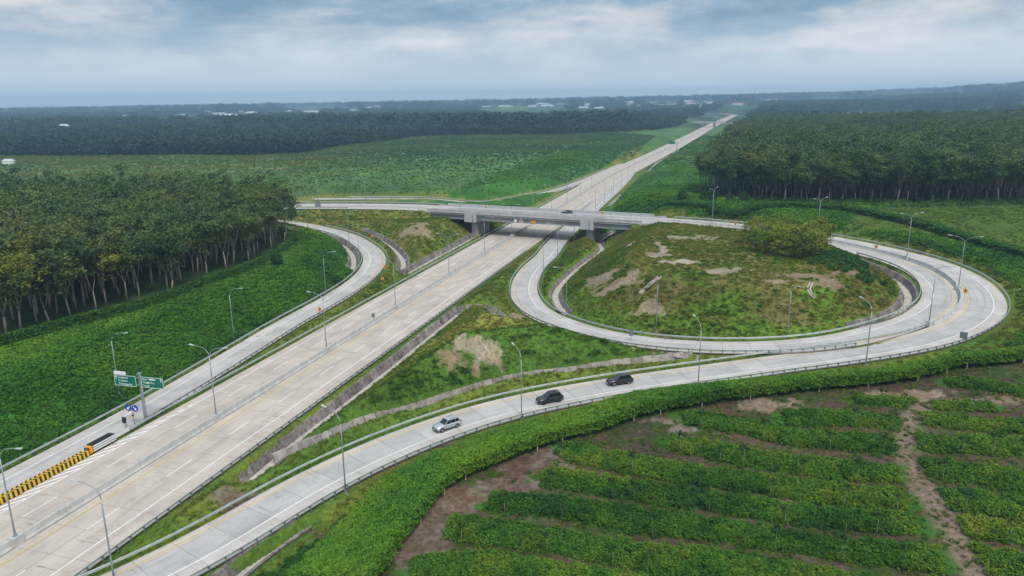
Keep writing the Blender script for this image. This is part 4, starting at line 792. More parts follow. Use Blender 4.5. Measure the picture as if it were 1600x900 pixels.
# white chutes on the mound
def chute(pts, lab, w=.7, ln=1.6):
    p = curve([np.array([*P(a, b, z)[:2], 0]) for a, b, z in pts], .8, .6); z, _ = ground(p[:, 0], p[:, 1]); p[:, 2] = z+.22
    r = empty('drain_chute', tuple(p[0]), 0, lab, 'drain chute'); o0 = np.array(p[0]); s = 0; L_ = arclen(p)[-1]
    while s < L_-.5:
        e = min(s+ln, L_); q = cut(p, s+.02, e-.02)-o0
        for nm, a, b, dz in (('chute_floor', -w/2, w/2, -.1), ('chute_side', w/2, w/2+.22, .12), ('chute_side', -w/2-.22, -w/2, .12)):
            V, Fq, R = ribbon(q, a, b, dz); n = len(V); V2 = np.vstack([V, V-[0, 0, .4]]); nn = len(q)
            Fs = [tuple(f) for f in Fq]+[(2*i, 2*i+n, 2*i+2+n, 2*i+2) for i in range(nn-1)]+[(2*i+1, 2*i+3, 2*i+3+n, 2*i+1+n) for i in range(nn-1)]+[(0, 1, 1+n, n), (2*nn-2, 2*nn-2+n, 2*nn-1+n, 2*nn-1)]
            link(nm, np_mesh(nm, V2, Fs, [M['stone_l' if nm == 'chute_floor' else 'floor']]), r)
        s = e
chute([(1033, 430, 10.3), (1018, 447, 8.2), (1000, 466, 6)], 'pale straight drain chute running down the near side of the mound', .45)
chute([(1267, 453, 9.0), (1263, 464, 7.8), (1262, 476, 6.6), (1270, 488, 5.4)], 'pale crooked drain chute on the mound below bare red soil', .35)
chute([(950, 327, 1), (961, 315, 1.5), (971, 304, 2)], 'pale drain channel on the bank right behind the bridge', 1.3, 6)
chute([(1013, 274, 3), (1040, 253, 3), (1068, 234, 3)], 'long pale drain channel on the bank along the distant motorway', 2.0, 14)
# ------------------------------------------------------------------ cars
def car_paint(name, c, metallic=.5, rough=.28):
    m = bpy.data.materials.new(name); m.use_nodes = True; b = m.node_tree.nodes['Principled BSDF']; t = m.node_tree
    n = nd(t, 'ShaderNodeTexNoise'); n.inputs['Scale'].default_value = 3; r = ramp(t, [(.3, tuple(x*.9 for x in c)), (.7, tuple(min(1, x*1.08) for x in c))]); tcx = nd(t, 'ShaderNodeTexCoord'); t.links.new(tcx.outputs['Object'], n.inputs[0]); t.links.new(n.outputs[0], r.inputs[0]); t.links.new(r.outputs[0], b.inputs['Base Color'])
    b.inputs['Metallic'].default_value = metallic; b.inputs['Roughness'].default_value = rough; b.inputs['Coat Weight'].default_value = .6; return m
GLASS = car_paint('car_glass', (.012, .016, .022), 0, .06); TYRE = mat('tyre', (.02, .02, .02), .85, .1); RIM = car_paint('rim', (.32, .33, .35), .8, .35); TRIM = mat('car_trim', (.03, .03, .033), .6, .08)
HLAMP = car_paint('headlamp', (.75, .78, .8), .2, .1); TLAMP = car_paint('tail_lamp', (.3, .01, .01), 0, .2)
def loft(secs, closed=True):
    """secs: list of rings (same count) -> V,F with capped ends"""
    n = len(secs[0]); V = [q for r in secs for q in r]; Fs = []
    for i in range(len(secs)-1):
        for k in range(n): Fs.append((i*n+k, (i)*n+(k+1) % n, (i+1)*n+(k+1) % n, (i+1)*n+k))
    return V, Fs+[tuple(range(n))[::-1], tuple((len(secs)-1)*n+k for k in range(n))]
def make_car(label, paint, p, ang, rim=RIM, rails=True, roofbox=False, Lg=4.7, Wd=1.86, Hh=1.78, group='cars on the curving ramp'):
    """+x is the front"""
    root = empty('suv', tuple(p), ang, label, 'car', group); root.scale = (.9,)*3; hw_, L2 = Wd/2, Lg/2
    def ring(x, zb, zt, w, sh): return [(x, -w*.92, zb), (x, w*.92, zb), (x, w, zb+.22), (x, w*1.0, zt-.22), (x, w*sh, zt), (x, w*.3, zt+.025), (x, -w*.3, zt+.025), (x, -w*sh, zt), (x, -w, zt-.22), (x, -w, zb+.22)]
    S = [ring(-L2, .45, .95, hw_*.86, .9), ring(-L2+.12, .32, 1.08, hw_*.96, .92), ring(-L2+.7, .28, 1.12, hw_, .93), ring(-.9, .26, 1.10, hw_, .93), ring(.4, .26, 1.08, hw_, .93), ring(L2-1.25, .27, 1.05, hw_, .90), ring(L2-.55, .30, .98, hw_*.985, .86), ring(L2-.14, .36, .86, hw_*.93, .80), ring(L2, .45, .72, hw_*.80, .8)]
    V, Fs = loft(S); MB().add(V, Fs).obj('body', paint, root, True)
    # greenhouse: roof with pillars, then glass panes a little proud
    zr, zb = Hh, 1.05; xb0, xf0 = -L2+.18, L2-1.42; xb1, xf1 = -L2+.62, L2-2.28; wb, wt = hw_*.93, hw_*.73
    def cab(x0, x1, z, w): return [(x0, -w, z), (x1, -w, z), (x1, w, z), (x0, w, z)]
    def lerp(a_, b_2, t_): return tuple(a_[i]+(b_2[i]-a_[i])*t_ for i in range(3))
    B, T = cab(xb0, xf0, zb, wb), cab(xb1, xf1, zr-.06, wt); R_ = cab(xb1+.12, xf1-.12, zr, wt*.88)
    mb = MB().add(B+T+R_, [(0, 1, 5, 4), (1, 2, 6, 5), (2, 3, 7, 6), (3, 0, 4, 7), (4, 5, 9, 8), (5, 6, 10, 9), (6, 7, 11, 10), (7, 4, 8, 11), (8, 9, 10, 11)]); mb.obj('roof', paint, root)
    def pane(nm, q, off):
        q = [Vector(v) for v in q]; nn = (q[1]-q[0]).cross(q[3]-q[0]).normalized()*off; f = [v+nn for v in q]; MB().add([tuple(v) for v in f]+[tuple(v) for v in q], [(0, 1, 2, 3), (0, 4, 5, 1), (1, 5, 6, 2), (2, 6, 7, 3), (3, 7, 4, 0)]).obj(nm, GLASS, root)
    def quad(b0, b1, t1, t0, u0, u1, v0, v1): return [lerp(lerp(b0, b1, u), lerp(t0, t1, u), v) for u, v in ((u0, v0), (u1, v0), (u1, v1), (u0, v1))]
    pane('windscreen', quad(B[1], B[2], T[2], T[1], .05, .95, .06, .93), .012); pane('rear_window', quad(B[3], B[0], T[0], T[3], .08, .92, .25, .92), .012)
    for u0, u1 in ((.06, .30), (.325, .64), (.665, .95)):
        pane('side_window', quad(B[0], B[1], T[1], T[0], u0, u1, .10, .90), .012); pane('side_window', quad(B[2], B[3], T[3], T[2], 1-u1, 1-u0, .10, .90), .012)
    for sx in (-1, 1):
        for sy in (-1, 1):
            x, y = sx*Lg*.297, sy*(hw_-.11)
            arch = MB(); arch.tube([(x, sy*(hw_-.30), .37), (x, sy*(hw_+.012), .37)], .43, 20); arch.obj('wheel_arch', TRIM, root)
            w = MB().tube([(x, y-.12*sy, .36), (x, y+.1*sy, .36), (x, y+.135*sy, .36)], [.36, .36, .30], 20).obj('wheel', TYRE, root)
            rm = MB().tube([(x, y+.05*sy, .36), (x, y+.15*sy, .36)], [.24, .22], 12); rm.tube([(x, y+.15*sy, .36), (x, y+.165*sy, .36)], .06, 8); rm.obj('rim', rim, w)
    for sy in (-1, 1):
        MB().add([(L2-.10, sy*hw_*.90, .70), (L2-.005, sy*hw_*.52, .66), (L2-.03, sy*hw_*.52, .80), (L2-.26, sy*hw_*.93, .86), (L2-.4, sy*hw_*.97, .76)], [(0, 1, 2, 3, 4) if sy > 0 else (4, 3, 2, 1, 0)]).obj('headlight', HLAMP, root)
        MB().box((-L2+.07, sy*hw_*.83, .95), (.16, .22, .30)).obj('tail_light', TLAMP, root)
        MB().box((L2-1.62, sy*(hw_+.07), 1.12), (.16, .2, .13), 0, 0, .8).obj('mirror', paint, root)
        MB().box((0, sy*(hw_-.005), .34), (Lg*.40, .06, .14)).obj('side_sill', TRIM, root)
        for x in (-.15, .85): MB().box((x-.2, sy*(hw_+.012), .86), (.16, .03, .035)).obj('door_handle', TRIM, root)
        if rails: MB().tube([(xb1+.25, sy*wt*.8, zr), (xb1+.35, sy*wt*.8, zr+.06), (xf1-.4, sy*wt*.8, zr+.06), (xf1-.3, sy*wt*.8, zr)], .022, 6).obj('roof_rail', TRIM, root)
    MB().box((L2-.03, 0, .60), (.10, Wd*.48, .22)).obj('grille', TRIM, root); MB().box((L2-.06, 0, .40), (.12, Wd*.80, .13)).obj('front_bumper', TRIM, root); MB().box((L2+.025, 0, .47), (.02, .44, .12)).obj('number_plate', M['signwhite'], root); MB().box((-L2+.03, 0, .42), (.12, Wd*.84, .18)).obj('rear_bumper', TRIM, root)
    if roofbox:
        for x in (-.9, -.35, .2): MB().box((x, 0, zr+.06), (.07, wt*1.7, .05)).obj('roof_bar', TRIM, root)
    return root
SILVER = car_paint('paint_silver', (.50, .54, .57), .55, .3); BLACK = car_paint('paint_black', (.010, .010, .012), .2, .22); BLACK2 = car_paint('paint_dark_grey', (.02, .021, .025), .4, .25)
def car_on(px, py, z, label, paint, **kw):
    p = P(px, py, z); s_ = nearest_s(outR, p); c = at_s(outR, s_); d = at_s(outR, s_-2)-at_s(outR, s_+2); ang = math.atan2(d[1], d[0]); lat = np.hypot(*(p-c)[:2]); q = at_s(offs(outR, lat), nearest_s(offs(outR, lat), p)); return make_car(label, paint, (q[0], q[1], q[2]+.01), ang, **kw)
car_on(700, 668, .75, 'silver SUV with dark windows driving down the curving ramp', SILVER, Lg=4.85, rails=True)
car_on(856, 628, 1.3, 'black SUV with roof bars and grey bonnet, middle car of the three', BLACK, roofbox=True, rim=TRIM, Lg=4.8, Hh=1.84)
car_on(970, 599, 1.8, 'black SUV with bright rims, rearmost of the three on the ramp', BLACK2, rails=False, Lg=4.85, Hh=1.86)
bc = BR(-94.8, N0+11.6, 8.0); make_car('dark car crossing the bridge behind the median wall', BLACK, tuple(bc+np.array([0, 0, .02])), brz+math.pi, rails=False, Hh=1.72, group='cars on the bridge')
# ------------------------------------------------------------------ vegetation
def leaf_quads(cen, nrm_up, size, rng, asp=1.5):
    """leaf-shaped quads at centres; returns V, F"""
    n = len(cen); a = rng.normal(size=(n, 3)); a[:, 2] *= .6; a /= np.linalg.norm(a, axis=1, keepdims=True)
    u = rng.normal(size=(n, 3)); u[:, 2] = np.abs(u[:, 2])+nrm_up; u /= np.linalg.norm(u, axis=1, keepdims=True)
    b = np.cross(u, a); b /= np.linalg.norm(b, axis=1, keepdims=True)+1e-9; a = np.cross(b, u)
    s = size*rng.uniform(.6, 1.35, (n, 1)); V = np.empty((n, 4, 3)); V[:, 0] = cen-a*s*asp*.5; V[:, 1] = cen+b*s*.42; V[:, 2] = cen+a*s*asp*.5; V[:, 3] = cen-b*s*.42
    return V.reshape(-1, 3), np.arange(4*n).reshape(-1, 4)
def leaf_mesh(name, cen, size, m, rng, lv, up=.6, asp=1.5):
    V, Fq = leaf_quads(cen, up, size, rng, asp); return np_mesh(name, V, Fq, [m], attrs={'lv': ('FLOAT', np.repeat(lv, 4))})
def clump_mesh(name, seed, n, R, H, size, m, up=.8):
    g = np.random.default_rng(seed); th = g.uniform(0, 6.283, n); r = R*np.sqrt(g.uniform(0, 1, n)); z = H*np.sqrt(np.clip(1-(r/R)**2, 0, 1))*g.uniform(.35, 1.0, n)
    c = np.stack([r*np.cos(th), r*np.sin(th), z], 1); lv = np.clip(.5+g.normal(0, .22, n), 0, 1); return leaf_mesh(name, c, size, m, g, lv, up)
def grass_mesh(name, seed, n, R, H, m):
    g = np.random.default_rng(seed); V = []; Fs = []; lv = []
    for k in range(n):
        x, y = g.normal(0, R*.5, 2); a = g.uniform(0, 6.283); h = H*g.uniform(.5, 1.2); w = .05+.05*g.random(); lx, ly = g.normal(0, h*.5, 2); dx, dy = math.cos(a)*w, math.sin(a)*w
        i = len(V); V += [(x-dx, y-dy, -.03), (x+dx, y+dy, -.03), (x+lx+dx*.3, y+ly+dy*.3, h), (x+lx-dx*.3, y+ly-dy*.3, h)]; Fs.append((i, i+1, i+2, i+3)); lv += [g.random()]*4
    return np_mesh(name, V, Fs, [m], attrs={'lv': ('FLOAT', lv)})
SRC = {}
def source(key, meshes):
    c = bpy.data.collections.new(key)
    for k, me in enumerate(meshes): c.objects.link(bpy.data.objects.new('%s_source_%d' % (key, k), me))
    SRC[key] = (c, len(meshes))
def scatter(name, pts, sc, tint, key, kind='stuff', label=None, cat=None, seed=1):
    pts = np.asarray(pts, float); n = len(pts); g = np.random.default_rng(seed); c, nv = SRC[key]
    me = bpy.data.meshes.new(name); me.vertices.add(n); me.vertices.foreach_set('co', pts.astype(np.float32).ravel())
    for k, ty, v in (('sc', 'FLOAT', sc), ('rz', 'FLOAT', g.uniform(0, 6.283, n)), ('ix', 'INT', g.integers(0, nv, n)), ('tint', 'FLOAT', tint)):
        at_ = me.attributes.new(k, ty, 'POINT'); at_.data.foreach_set('value', np.asarray(v, dtype=np.int32 if ty == 'INT' else np.float32))
    o = link(name, me); tag(o, label, cat, None, kind); ng = bpy.data.node_groups.new(name, 'GeometryNodeTree')
    ng.interface.new_socket('Geometry', in_out='INPUT', socket_type='NodeSocketGeometry'); ng.interface.new_socket('Geometry', in_out='OUTPUT', socket_type='NodeSocketGeometry')
    N = ng.nodes.new; LK = ng.links.new; gi, go, ip, ci = N('NodeGroupInput'), N('NodeGroupOutput'), N('GeometryNodeInstanceOnPoints'), N('GeometryNodeCollectionInfo')
    ci.inputs['Collection'].default_value = c; ci.inputs['Separate Children'].default_value = True; ci.inputs['Reset Children'].default_value = True
    def na_(nm, ty): q = N('GeometryNodeInputNamedAttribute'); q.data_type = ty; q.inputs['Name'].default_value = nm; return [s for s in q.outputs if s.enabled and s.name == 'Attribute'][0]
    cx_ = N('ShaderNodeCombineXYZ'); er = N('FunctionNodeEulerToRotation'); LK(na_('rz', 'FLOAT'), cx_.inputs[2]); LK(cx_.outputs[0], er.inputs[0])
    ip.inputs['Pick Instance'].default_value = True; LK(gi.outputs[0], ip.inputs['Points']); LK(ci.outputs[0], ip.inputs['Instance']); LK(na_('ix', 'INT'), ip.inputs['Instance Index']); LK(er.outputs[0], ip.inputs['Rotation']); LK(na_('sc', 'FLOAT'), ip.inputs['Scale']); LK(ip.outputs[0], go.inputs[0])
    md = o.modifiers.new('scatter', 'NODES'); md.node_group = ng; return o
# leaf materials (real leaf colours; the tint picks the plant)
VINE = leaf_mat('vine_leaves', [(0, (.032, .10, .015)), (.45, (.072, .19, .018)), (.8, (.135, .265, .020)), (1, (.21, .26, .022))])
COVER = leaf_mat('cover_crop_leaves', [(0, (.030, .095, .015)), (.4, (.070, .18, .018)), (.75, (.15, .24, .020)), (1, (.23, .255, .026))])
GRASS = leaf_mat('grass_blades', [(0, (.06, .125, .014)), (.35, (.12, .18, .018)), (.7, (.19, .19, .030)), (1, (.22, .155, .07))], .2)
RUB = [(0, (.050, .095, .034)), (.35, (.082, .135, .042)), (.7, (.118, .165, .048)), (.95, (.14, .18, .045)), (1, (.17, .19, .03))]
RUBI = leaf_mat('rubber_tree_leaves', RUB, .22, False); RUBG = leaf_mat('rubber_forest_leaves', RUB, .22, True)
FARW = leaf_mat('far_wood_leaves', [(0, (.016, .042, .022)), (.5, (.028, .062, .028)), (1, (.055, .09, .032))], .15)
CLL = leaf_mat('mound_tree_leaves', [(0, (.085, .15, .02)), (.6, (.15, .22, .026)), (1, (.24, .27, .035))], .22, False); BUSH = leaf_mat('bush_leaves', [(0, (.022, .085, .020)), (.5, (.048, .135, .022)), (.85, (.095, .17, .025)), (1, (.17, .19, .025))])
source('vine', [clump_mesh('vine_clump', 100+k, 46, .62, .34, .20, VINE) for k in range(4)])
source('covercrop', [clump_mesh('cover_clump', 200+k, 56, .60, .55, .19, COVER) for k in range(4)])
source('tuft', [grass_mesh('grass_tuft', 300+k, 26, .55, .34, GRASS) for k in range(4)])
source('bush', [clump_mesh('bush_clump', 400+k, 110, 1.3, 1.5, .42, BUSH, .5) for k in range(4)])
def rand_in(poly, n, g):
    q = np.array(poly); x = g.uniform(q[:, 0].min(), q[:, 0].max(), n); y = g.uniform(q[:, 1].min(), q[:, 1].max(), n); m = inpoly(x, y, poly); return x[m], y[m]
def in_view(x, y, z, mx=90, my=60):
    w = np.stack([x, y, z-CAMH], 1); d = w@cf; px = 800+F*(w@cr)/d; py = 450-F*(w@cu)/d; return (d > 1) & (px > -mx) & (px < 1600+mx) & (py > -my) & (py < 900+my)
g = np.random.default_rng(11)
def cover_points(box, dens):
    x0, x1, y0, y1 = box; n = int((x1-x0)*(y1-y0)*dens); x = g.uniform(x0, x1, n); y = g.uniform(y0, y1, n); z = np.full(n, 4.0); m = in_view(x, y, z, 60, 120); x, y = x[m], y[m]
    z, d = ground(x, y); c, k = cover(x, y, d); return x, y, z, d, k
PX, PY, PZ, PD, PK = cover_points((-130, 215, 40, 330), 2.6)
R_ = np.hypot(PX, PY); offroad = PD > .9
dD = np.full(len(PX), 99.0)
for p in drains: D_, _, _ = polydist(PX, PY, p); dD = np.minimum(dD, D_)
ok = offroad & (dD > 2.3)
keep = g.random(len(PX))
# vines on the cut slopes
strip_ = (PY < 132) & (PX > -60) & (PX < 90)
m = ok & (PK == 1) & (keep < np.clip(1.35-R_/260, .35, 1)); n_ = m.sum()
m = m | (ok & (PK == 7) & (keep < .22) & (fbm(PX, PY, 7, 78) > .5)); n_ = m.sum()
tv = np.clip(-.18*(PK[m] == 7)+.42+(fbm(PX[m], PY[m], 11, 71)-.5)*1.3+g.normal(0, .06, n_)-.25*sstep(2.5, 1.0, PD[m])-.34*strip_[m], 0, 1)
scatter('vine_ground_cover', np.stack([PX[m], PY[m], PZ[m]-.05], 1), g.uniform(.7, 1.25, n_)*np.clip(.75+R_[m]/260, 1, 1.9), tv, 'vine', label='dense green creeping vines covering the cut slopes beside the ramps', cat='vines')
# grass on the verges, banks and the mound
m = ok & (((PK == 0) & (keep < .8)) | (PK == 7) | ((PK == 8) & (keep < .6)) | ((PK == 5) & (keep < .6)) | ((PK == 6) & (keep < .9)) | ((PK == 2) & (keep < .3))); n_ = m.sum(); tg = np.clip(.36+(fbm(PX[m], PY[m], 8, 72)-.5)*1.5+g.normal(0, .14, n_)+.10*(PK[m] == 5)-.10*(PK[m] == 6)-.22*(PK[m] == 7)+.22*(PK[m] == 8)+.30*((PK[m] == 6) & (fbm(PX[m], PY[m], 14, 31) > .52)), 0, 1)
scatter('grass', np.stack([PX[m], PY[m], PZ[m]], 1), g.uniform(.35, .85, n_)*np.clip(.6+R_[m]/260, .8, 1.4), tg, 'tuft', seed=3)
# low bushes on mound, banks
m = ok & ((PK == 5) | (PK == 6)) & (fbm(PX, PY, 10, 73) > .56-.06*(PK == 6)) & (keep < .06+.08*(PK == 6)); n_ = m.sum(); scatter('low_scrub', np.stack([PX[m], PY[m], PZ[m]-.1], 1), g.uniform(.22, .5, n_), np.clip(g.normal(.75, .25, n_), 0, 1), 'bush', seed=4, label='low yellowish scrub on the mound and banks', cat='scrub')
# cover crop rows in the young plantation, as raised hedgerows of leaves
xs, ys, zs, ss, ts = [], [], [], [], []
for p, w in rows:
    L_ = arclen(p)[-1]; n_ = int(L_*w*2*6.6); s_ = g.uniform(0, L_, n_); a_2 = arclen(p); c_ = np.stack([np.interp(s_, a_2, p[:, i]) for i in range(3)], 1); t_ = tangents(p); tt = np.stack([np.interp(s_, a_2, t_[:, i]) for i in range(2)], 1)
    wob = (fbm(c_[:, 0], c_[:, 1], 4.5, 81)-.5)*1.6; lt = np.where(g.random(n_) < .85, g.uniform(-1, 1, n_)*(w*.98+wob*.6), g.normal(0, .66, n_)*w)+wob*.3
    x = c_[:, 0]-tt[:, 1]*lt; y = c_[:, 1]+tt[:, 0]*lt; e = np.clip(1-(np.abs(lt)/(w*1.15))**2, 0, 1); xs.append(x); ys.append(y); zs.append(e**.7*(.05+.95*fbm(x, y, 2.2, 82))*g.uniform(.35, 1, n_)); ss.append(g.uniform(.45, 1.2, n_)); ts.append(np.clip(.38+(fbm(x, y, 9, 83)-.5)*1.2+(fbm(x, y, 1.8, 87)-.5)*.8+g.normal(0, .06, n_)+.12*sstep(40, 60, x), 0, 1))
x, y, dz_, s_, t_ = (np.concatenate(q) for q in (xs, ys, zs, ss, ts)); z, d = ground(x, y); Dp, _, _ = polydist(x, y, PATH); Df, Lf, _ = polydist(x, y, fence); m = in_view(x, y, z) & (Dp > 1.3) & ((Lf < -.8) | (Df > 30)) & (d > 2)
scatter('cover_crop_rows', np.stack([x[m], y[m], z[m]+dz_[m]-.1], 1), s_[m], t_[m], 'covercrop', seed=5, label='rows of leafy green cover crop in the young plantation', cat='crop rows')
# scattered weeds between rows
n_ = 10000; x = g.uniform(-30, 130, n_); y = g.uniform(55, 135, n_); z, d = ground(x, y); c_, k_ = cover(x, y, d); m = in_view(x, y, z) & (k_ == 2) & (fbm(x, y, 5, 84) > .52); Dp, _, _ = polydist(x, y, PATH); m &= Dp > 1.0
scatter('field_weeds', np.stack([x[m], y[m], z[m]-.12], 1), g.uniform(.35, .8, m.sum()), np.clip(g.normal(.45, .25, m.sum()), 0, 1), 'covercrop', seed=6, label='low weeds on the reddish soil between the crop rows', cat='weeds')
# vine covered fence along the field: leaves piled over the wires, sloping towards the ramp
L_ = arclen(fence)[-1]; n_ = 26000; s_ = g.uniform(0, L_, n_); a_2 = arclen(fence); c_ = np.stack([np.interp(s_, a_2, fence[:, i]) for i in range(3)], 1); t_ = tangents(fence); tt = np.stack([np.interp(s_, a_2, t_[:, i]) for i in range(2)], 1)
wid = np.interp(s_/L_, [0, .25, .5, .8, 1], [8.5, 6.6, 4.2, 2.4, 2.0]); lt = g.uniform(-.35, 1, n_)**1*wid; lt = np.where(lt < 0, g.uniform(-.45, .5, n_), lt)
x = c_[:, 0]-tt[:, 1]*lt; y = c_[:, 1]+tt[:, 0]*lt; hh = 2.5*np.clip(1-(np.clip(lt-.6, 0, 99)/(wid*1.02))**1.6*.85, .0, 1)*(.8+.45*fbm(x, y, 3, 85)); z, d = ground(x, y); m = in_view(x, y, z, 150, 150) & (d > 2.6)
up = np.where(lt < .5, g.uniform(.38, 1.0, n_), g.uniform(.72, 1.0, n_))
scatter('vine_hedge', np.stack([x, y, z+hh*up-.15], 1)[m], g.uniform(.7, 1.2, m.sum()), np.clip(.60+(fbm(x, y, 7, 86)-.5)*.8+g.normal(0, .05, n_), 0, 1)[m], 'vine', seed=7, label='bright green vines smothering the field fence, sloping down to the ramp', cat='vine hedge')
POSTF = MB().box((0, 0, 1.1), (.13, .13, 2.5), 0, 0, .85).mesh('fence_post', M['wood']); q = 0; k = 0
offf = offs(fence, -.55)
while q < L_:
    c_ = at_s(offf, q)
    if in_view(np.array([c_[0]]), np.array([c_[1]]), np.array([c_[2]]), 20, 40)[0]:
        o_ = link('fence_post', POSTF, None, (c_[0], c_[1], gz(c_[0], c_[1])-.1), random.uniform(0, 1)); tag(o_, 'pale fence post under the vine hedge, %s from the bottom edge' % ordw(k+1), 'fence post', 'posts of the vine covered field fence'); k += 1
    q += 7.5*random.uniform(.5, 1.6)
# left hedge below the rubber plantation and bushes of the western fields
HL = curve(PP([(-60, 556, 7), (0, 540, 7), (100, 512, 7), (200, 487, 7), (300, 452, 7), (397, 417, 7), (440, 392, 6.8), (456, 374, 6.5), (440, 360, 6.5)]), 1.0, 2.0); L_ = arclen(HL)[-1]; n_ = 5200; s_ = g.uniform(0, L_, n_); a_2 = arclen(HL); c_ = np.stack([np.interp(s_, a_2, HL[:, i]) for i in range(3)], 1); t_ = tangents(HL); tt = np.stack([np.interp(s_, a_2, t_[:, i]) for i in range(2)], 1); lt = g.normal(0, .55, n_)
x = c_[:, 0]-tt[:, 1]*lt; y = c_[:, 1]+tt[:, 0]*lt; z, d = ground(x, y); scatter('boundary_hedge', np.stack([x, y, z+1.7*g.uniform(.1, 1, n_)*np.exp(-(lt/.9)**2)], 1), g.uniform(.9, 1.4, n_), np.clip(g.normal(.22, .15, n_), 0, 1), 'vine', seed=8, label='dark vine covered fence line below the rubber plantation', cat='hedge')
HR = curve(PP([(1000, 322, 9), (1075, 326, 10), (1150, 331, 11), (1230, 326, 11.5), (1330, 328, 12), (1420, 343, 12), (1500, 362, 11.8), (1620, 392, 11.2)]), 1.0, 2.0); L_ = arclen(HR)[-1]; n_ = 5200; s_ = g.uniform(0, L_, n_); c_ = np.stack([np.interp(s_, arclen(HR), HR[:, i]) for i in range(3)], 1); x = c_[:, 0]+g.normal(0, .7, n_); y = c_[:, 1]+g.normal(0, .7, n_); z, d = ground(x, y)
scatter('boundary_hedge', np.stack([x, y, z+1.6*g.uniform(.1, 1, n_)], 1), g.uniform(1.1, 1.7, n_), np.clip(g.normal(.2, .15, n_), 0, 1), 'vine', seed=9, label='dark vine covered fence line on the slope above the big bend', cat='hedge')
def field_scatter(name, poly, n, sc, tmu, label, cat, seed, key='bush', thr=None, thr_s=18, zoff=-.3):
    x, y = rand_in(poly, n, g); z, d = ground(x, y); m = in_view(x, y, z, 40, 40) & (d > 3.5)
    if thr is not None: m &= fbm(x, y, thr_s, seed+200) > thr
    x, y, z = x[m], y[m], z[m]; k_ = len(x); r_ = np.hypot(x, y)
    scatter(name, np.stack([x, y, z+zoff], 1), g.uniform(sc[0], sc[1], k_)*np.clip(r_/450, .75, 1.8), np.clip(tmu+.4*sstep(-80, -260, x)+(fbm(x, y, 40, seed+300)-.5)*1.1+g.normal(0, .16, k_), 0, 1), key, label=label, cat=cat, seed=seed)
WF = [(-900, 735), (-500, 715), (-240, 680), (-180, 845), (-85, 1000), (150, 1060), (175, 900), (105, 640), (62, 500), (30, 410), (5, 372), (-40, 368), (-100, 362), (-400, 340), (-600, 400)]
field_scatter('western_scrub_field', WF, 75000, (.28, .7), .62, 'low green scrub and crops on the wide fields west of the motorway', 'field crop', 21, thr=.22)
field_scatter('eastern_field_rows', YELF, 11000, (.30, .6), .80, 'yellowish low crop on the field in front of the eastern forest', 'field crop', 22, thr=.34, thr_s=7)
field_scatter('forest_edge_scrub', [(74, 300), (85, 280), (92, 256), (180, 250), (230, 236), (235, 253), (180, 268), (95, 274), (84, 300)], 3000, (.6, 1.5), .4, 'light green undergrowth at the foot of the eastern forest', 'undergrowth', 23)
# ---- distant houses, masts and bridges (placed before the woods so that the woods leave them clear)
def ray_ground(px, py):
    d = cf+cr*((px-800)/F)+cu*((450-py)/F); t_ = np.geomspace(300, 9000, 700)/np.hypot(d[0], d[1]); x, y, z = d[0]*t_, d[1]*t_, CAMH+d[2]*t_; h, _ = ground(x, y); i = np.argmax(z < h)
    return np.array([x[i], y[i], h[i]]) if (z < h).any() else None
def house_mesh(w, l, h, rh):
    a = MB().box((0, 0, h/2-1), (l, w, h+2)).mesh('wall', M['wallw']); r = MB(); V = [(-l/2-.6, -w/2-.6, h), (l/2+.6, -w/2-.6, h), (l/2+.6, w/2+.6, h), (-l/2-.6, w/2+.6, h), (-l/2+w*.25, 0, h+rh), (l/2-w*.25, 0, h+rh)]
    r.add(V, [(0, 1, 5, 4), (1, 2, 5), (2, 3, 4, 5), (3, 0, 4), (3, 2, 1, 0)]); return a, r
HM = [house_mesh(10, 16, 6, 3), house_mesh(12, 28, 7, 3), house_mesh(9, 12, 8, 2.5), house_mesh(16, 46, 8, 3)]
HR_ = [r.mesh('roof', M['roofr']) for _, r in HM]; HWT = [MB().add(r.v, r.f).mesh('roof', M['roofw']) for _, r in HM]; HOUSES = []
gh = np.random.default_rng(77)
def house(px, py, k, white, label, group=None, s=1.0):
    q = ray_ground(px, py)
    if q is None: return
    r = empty('house', tuple(q), gh.uniform(-.5, .5), label, 'house', group); r.scale = (s, s, s); link('wall', HM[k][0], r); link('roof', (HWT if white else HR_)[k], r); HOUSES.append((q[0], q[1], HM[k][0].vertices[0].co.x*-1*s+8))
house(14, 257.5, 0, True, 'small field hut with pale metal roof in the western fields', s=.5); house(101, 207, 2, True, 'tall white house with grey side among dark trees far to the west', s=1.3); house(247, 202.5, 2, True, 'small white domed building above the dark forest belt', s=.8); house(355, 187, 3, True, 'big white warehouse on the hazy plain beyond the forest belt', s=1.6); house(5, 217, 1, True, 'pale long roof at the western edge of the forest belt')
for k in range(9): house(1255+k*9+gh.uniform(-2, 2), 185.5-k*.25+gh.uniform(-.7, .7), int(gh.integers(0, 2)), k % 3 != 1, 'small roof, %s from the motorway in the village strip behind the eastern forest' % ordw(k+1), 'village roofs behind the eastern forest', 1.0)
cnt = {}
def town_label(px, white):
    a_ = 'western' if px < 420 else ('middle' if px < 820 else 'eastern'); key = (a_, white); cnt[key] = cnt.get(key, 0)+1
    return 'tiny %s house, %s from the west in the %s town' % ('white' if white else 'red roofed', ordw(min(cnt[key], 99)), a_)
for px in np.sort(gh.uniform(0, 1250, 230)):
    hy = 169-px*.0113; top = np.interp(px, [0, 520, 800, 1250], [9, 5, 4, 3]); py = hy+top+abs(gh.normal(0, 1))*np.interp(px, [0, 520, 700, 1250], [9, 7, 5, 4]); white = gh.random() < .62
    house(px, py, int(gh.integers(0, 4)), white, town_label(px, white), 'pale houses of the hazy town' if white else 'red roofed houses of the hazy town', gh.uniform(.7, 1.4))
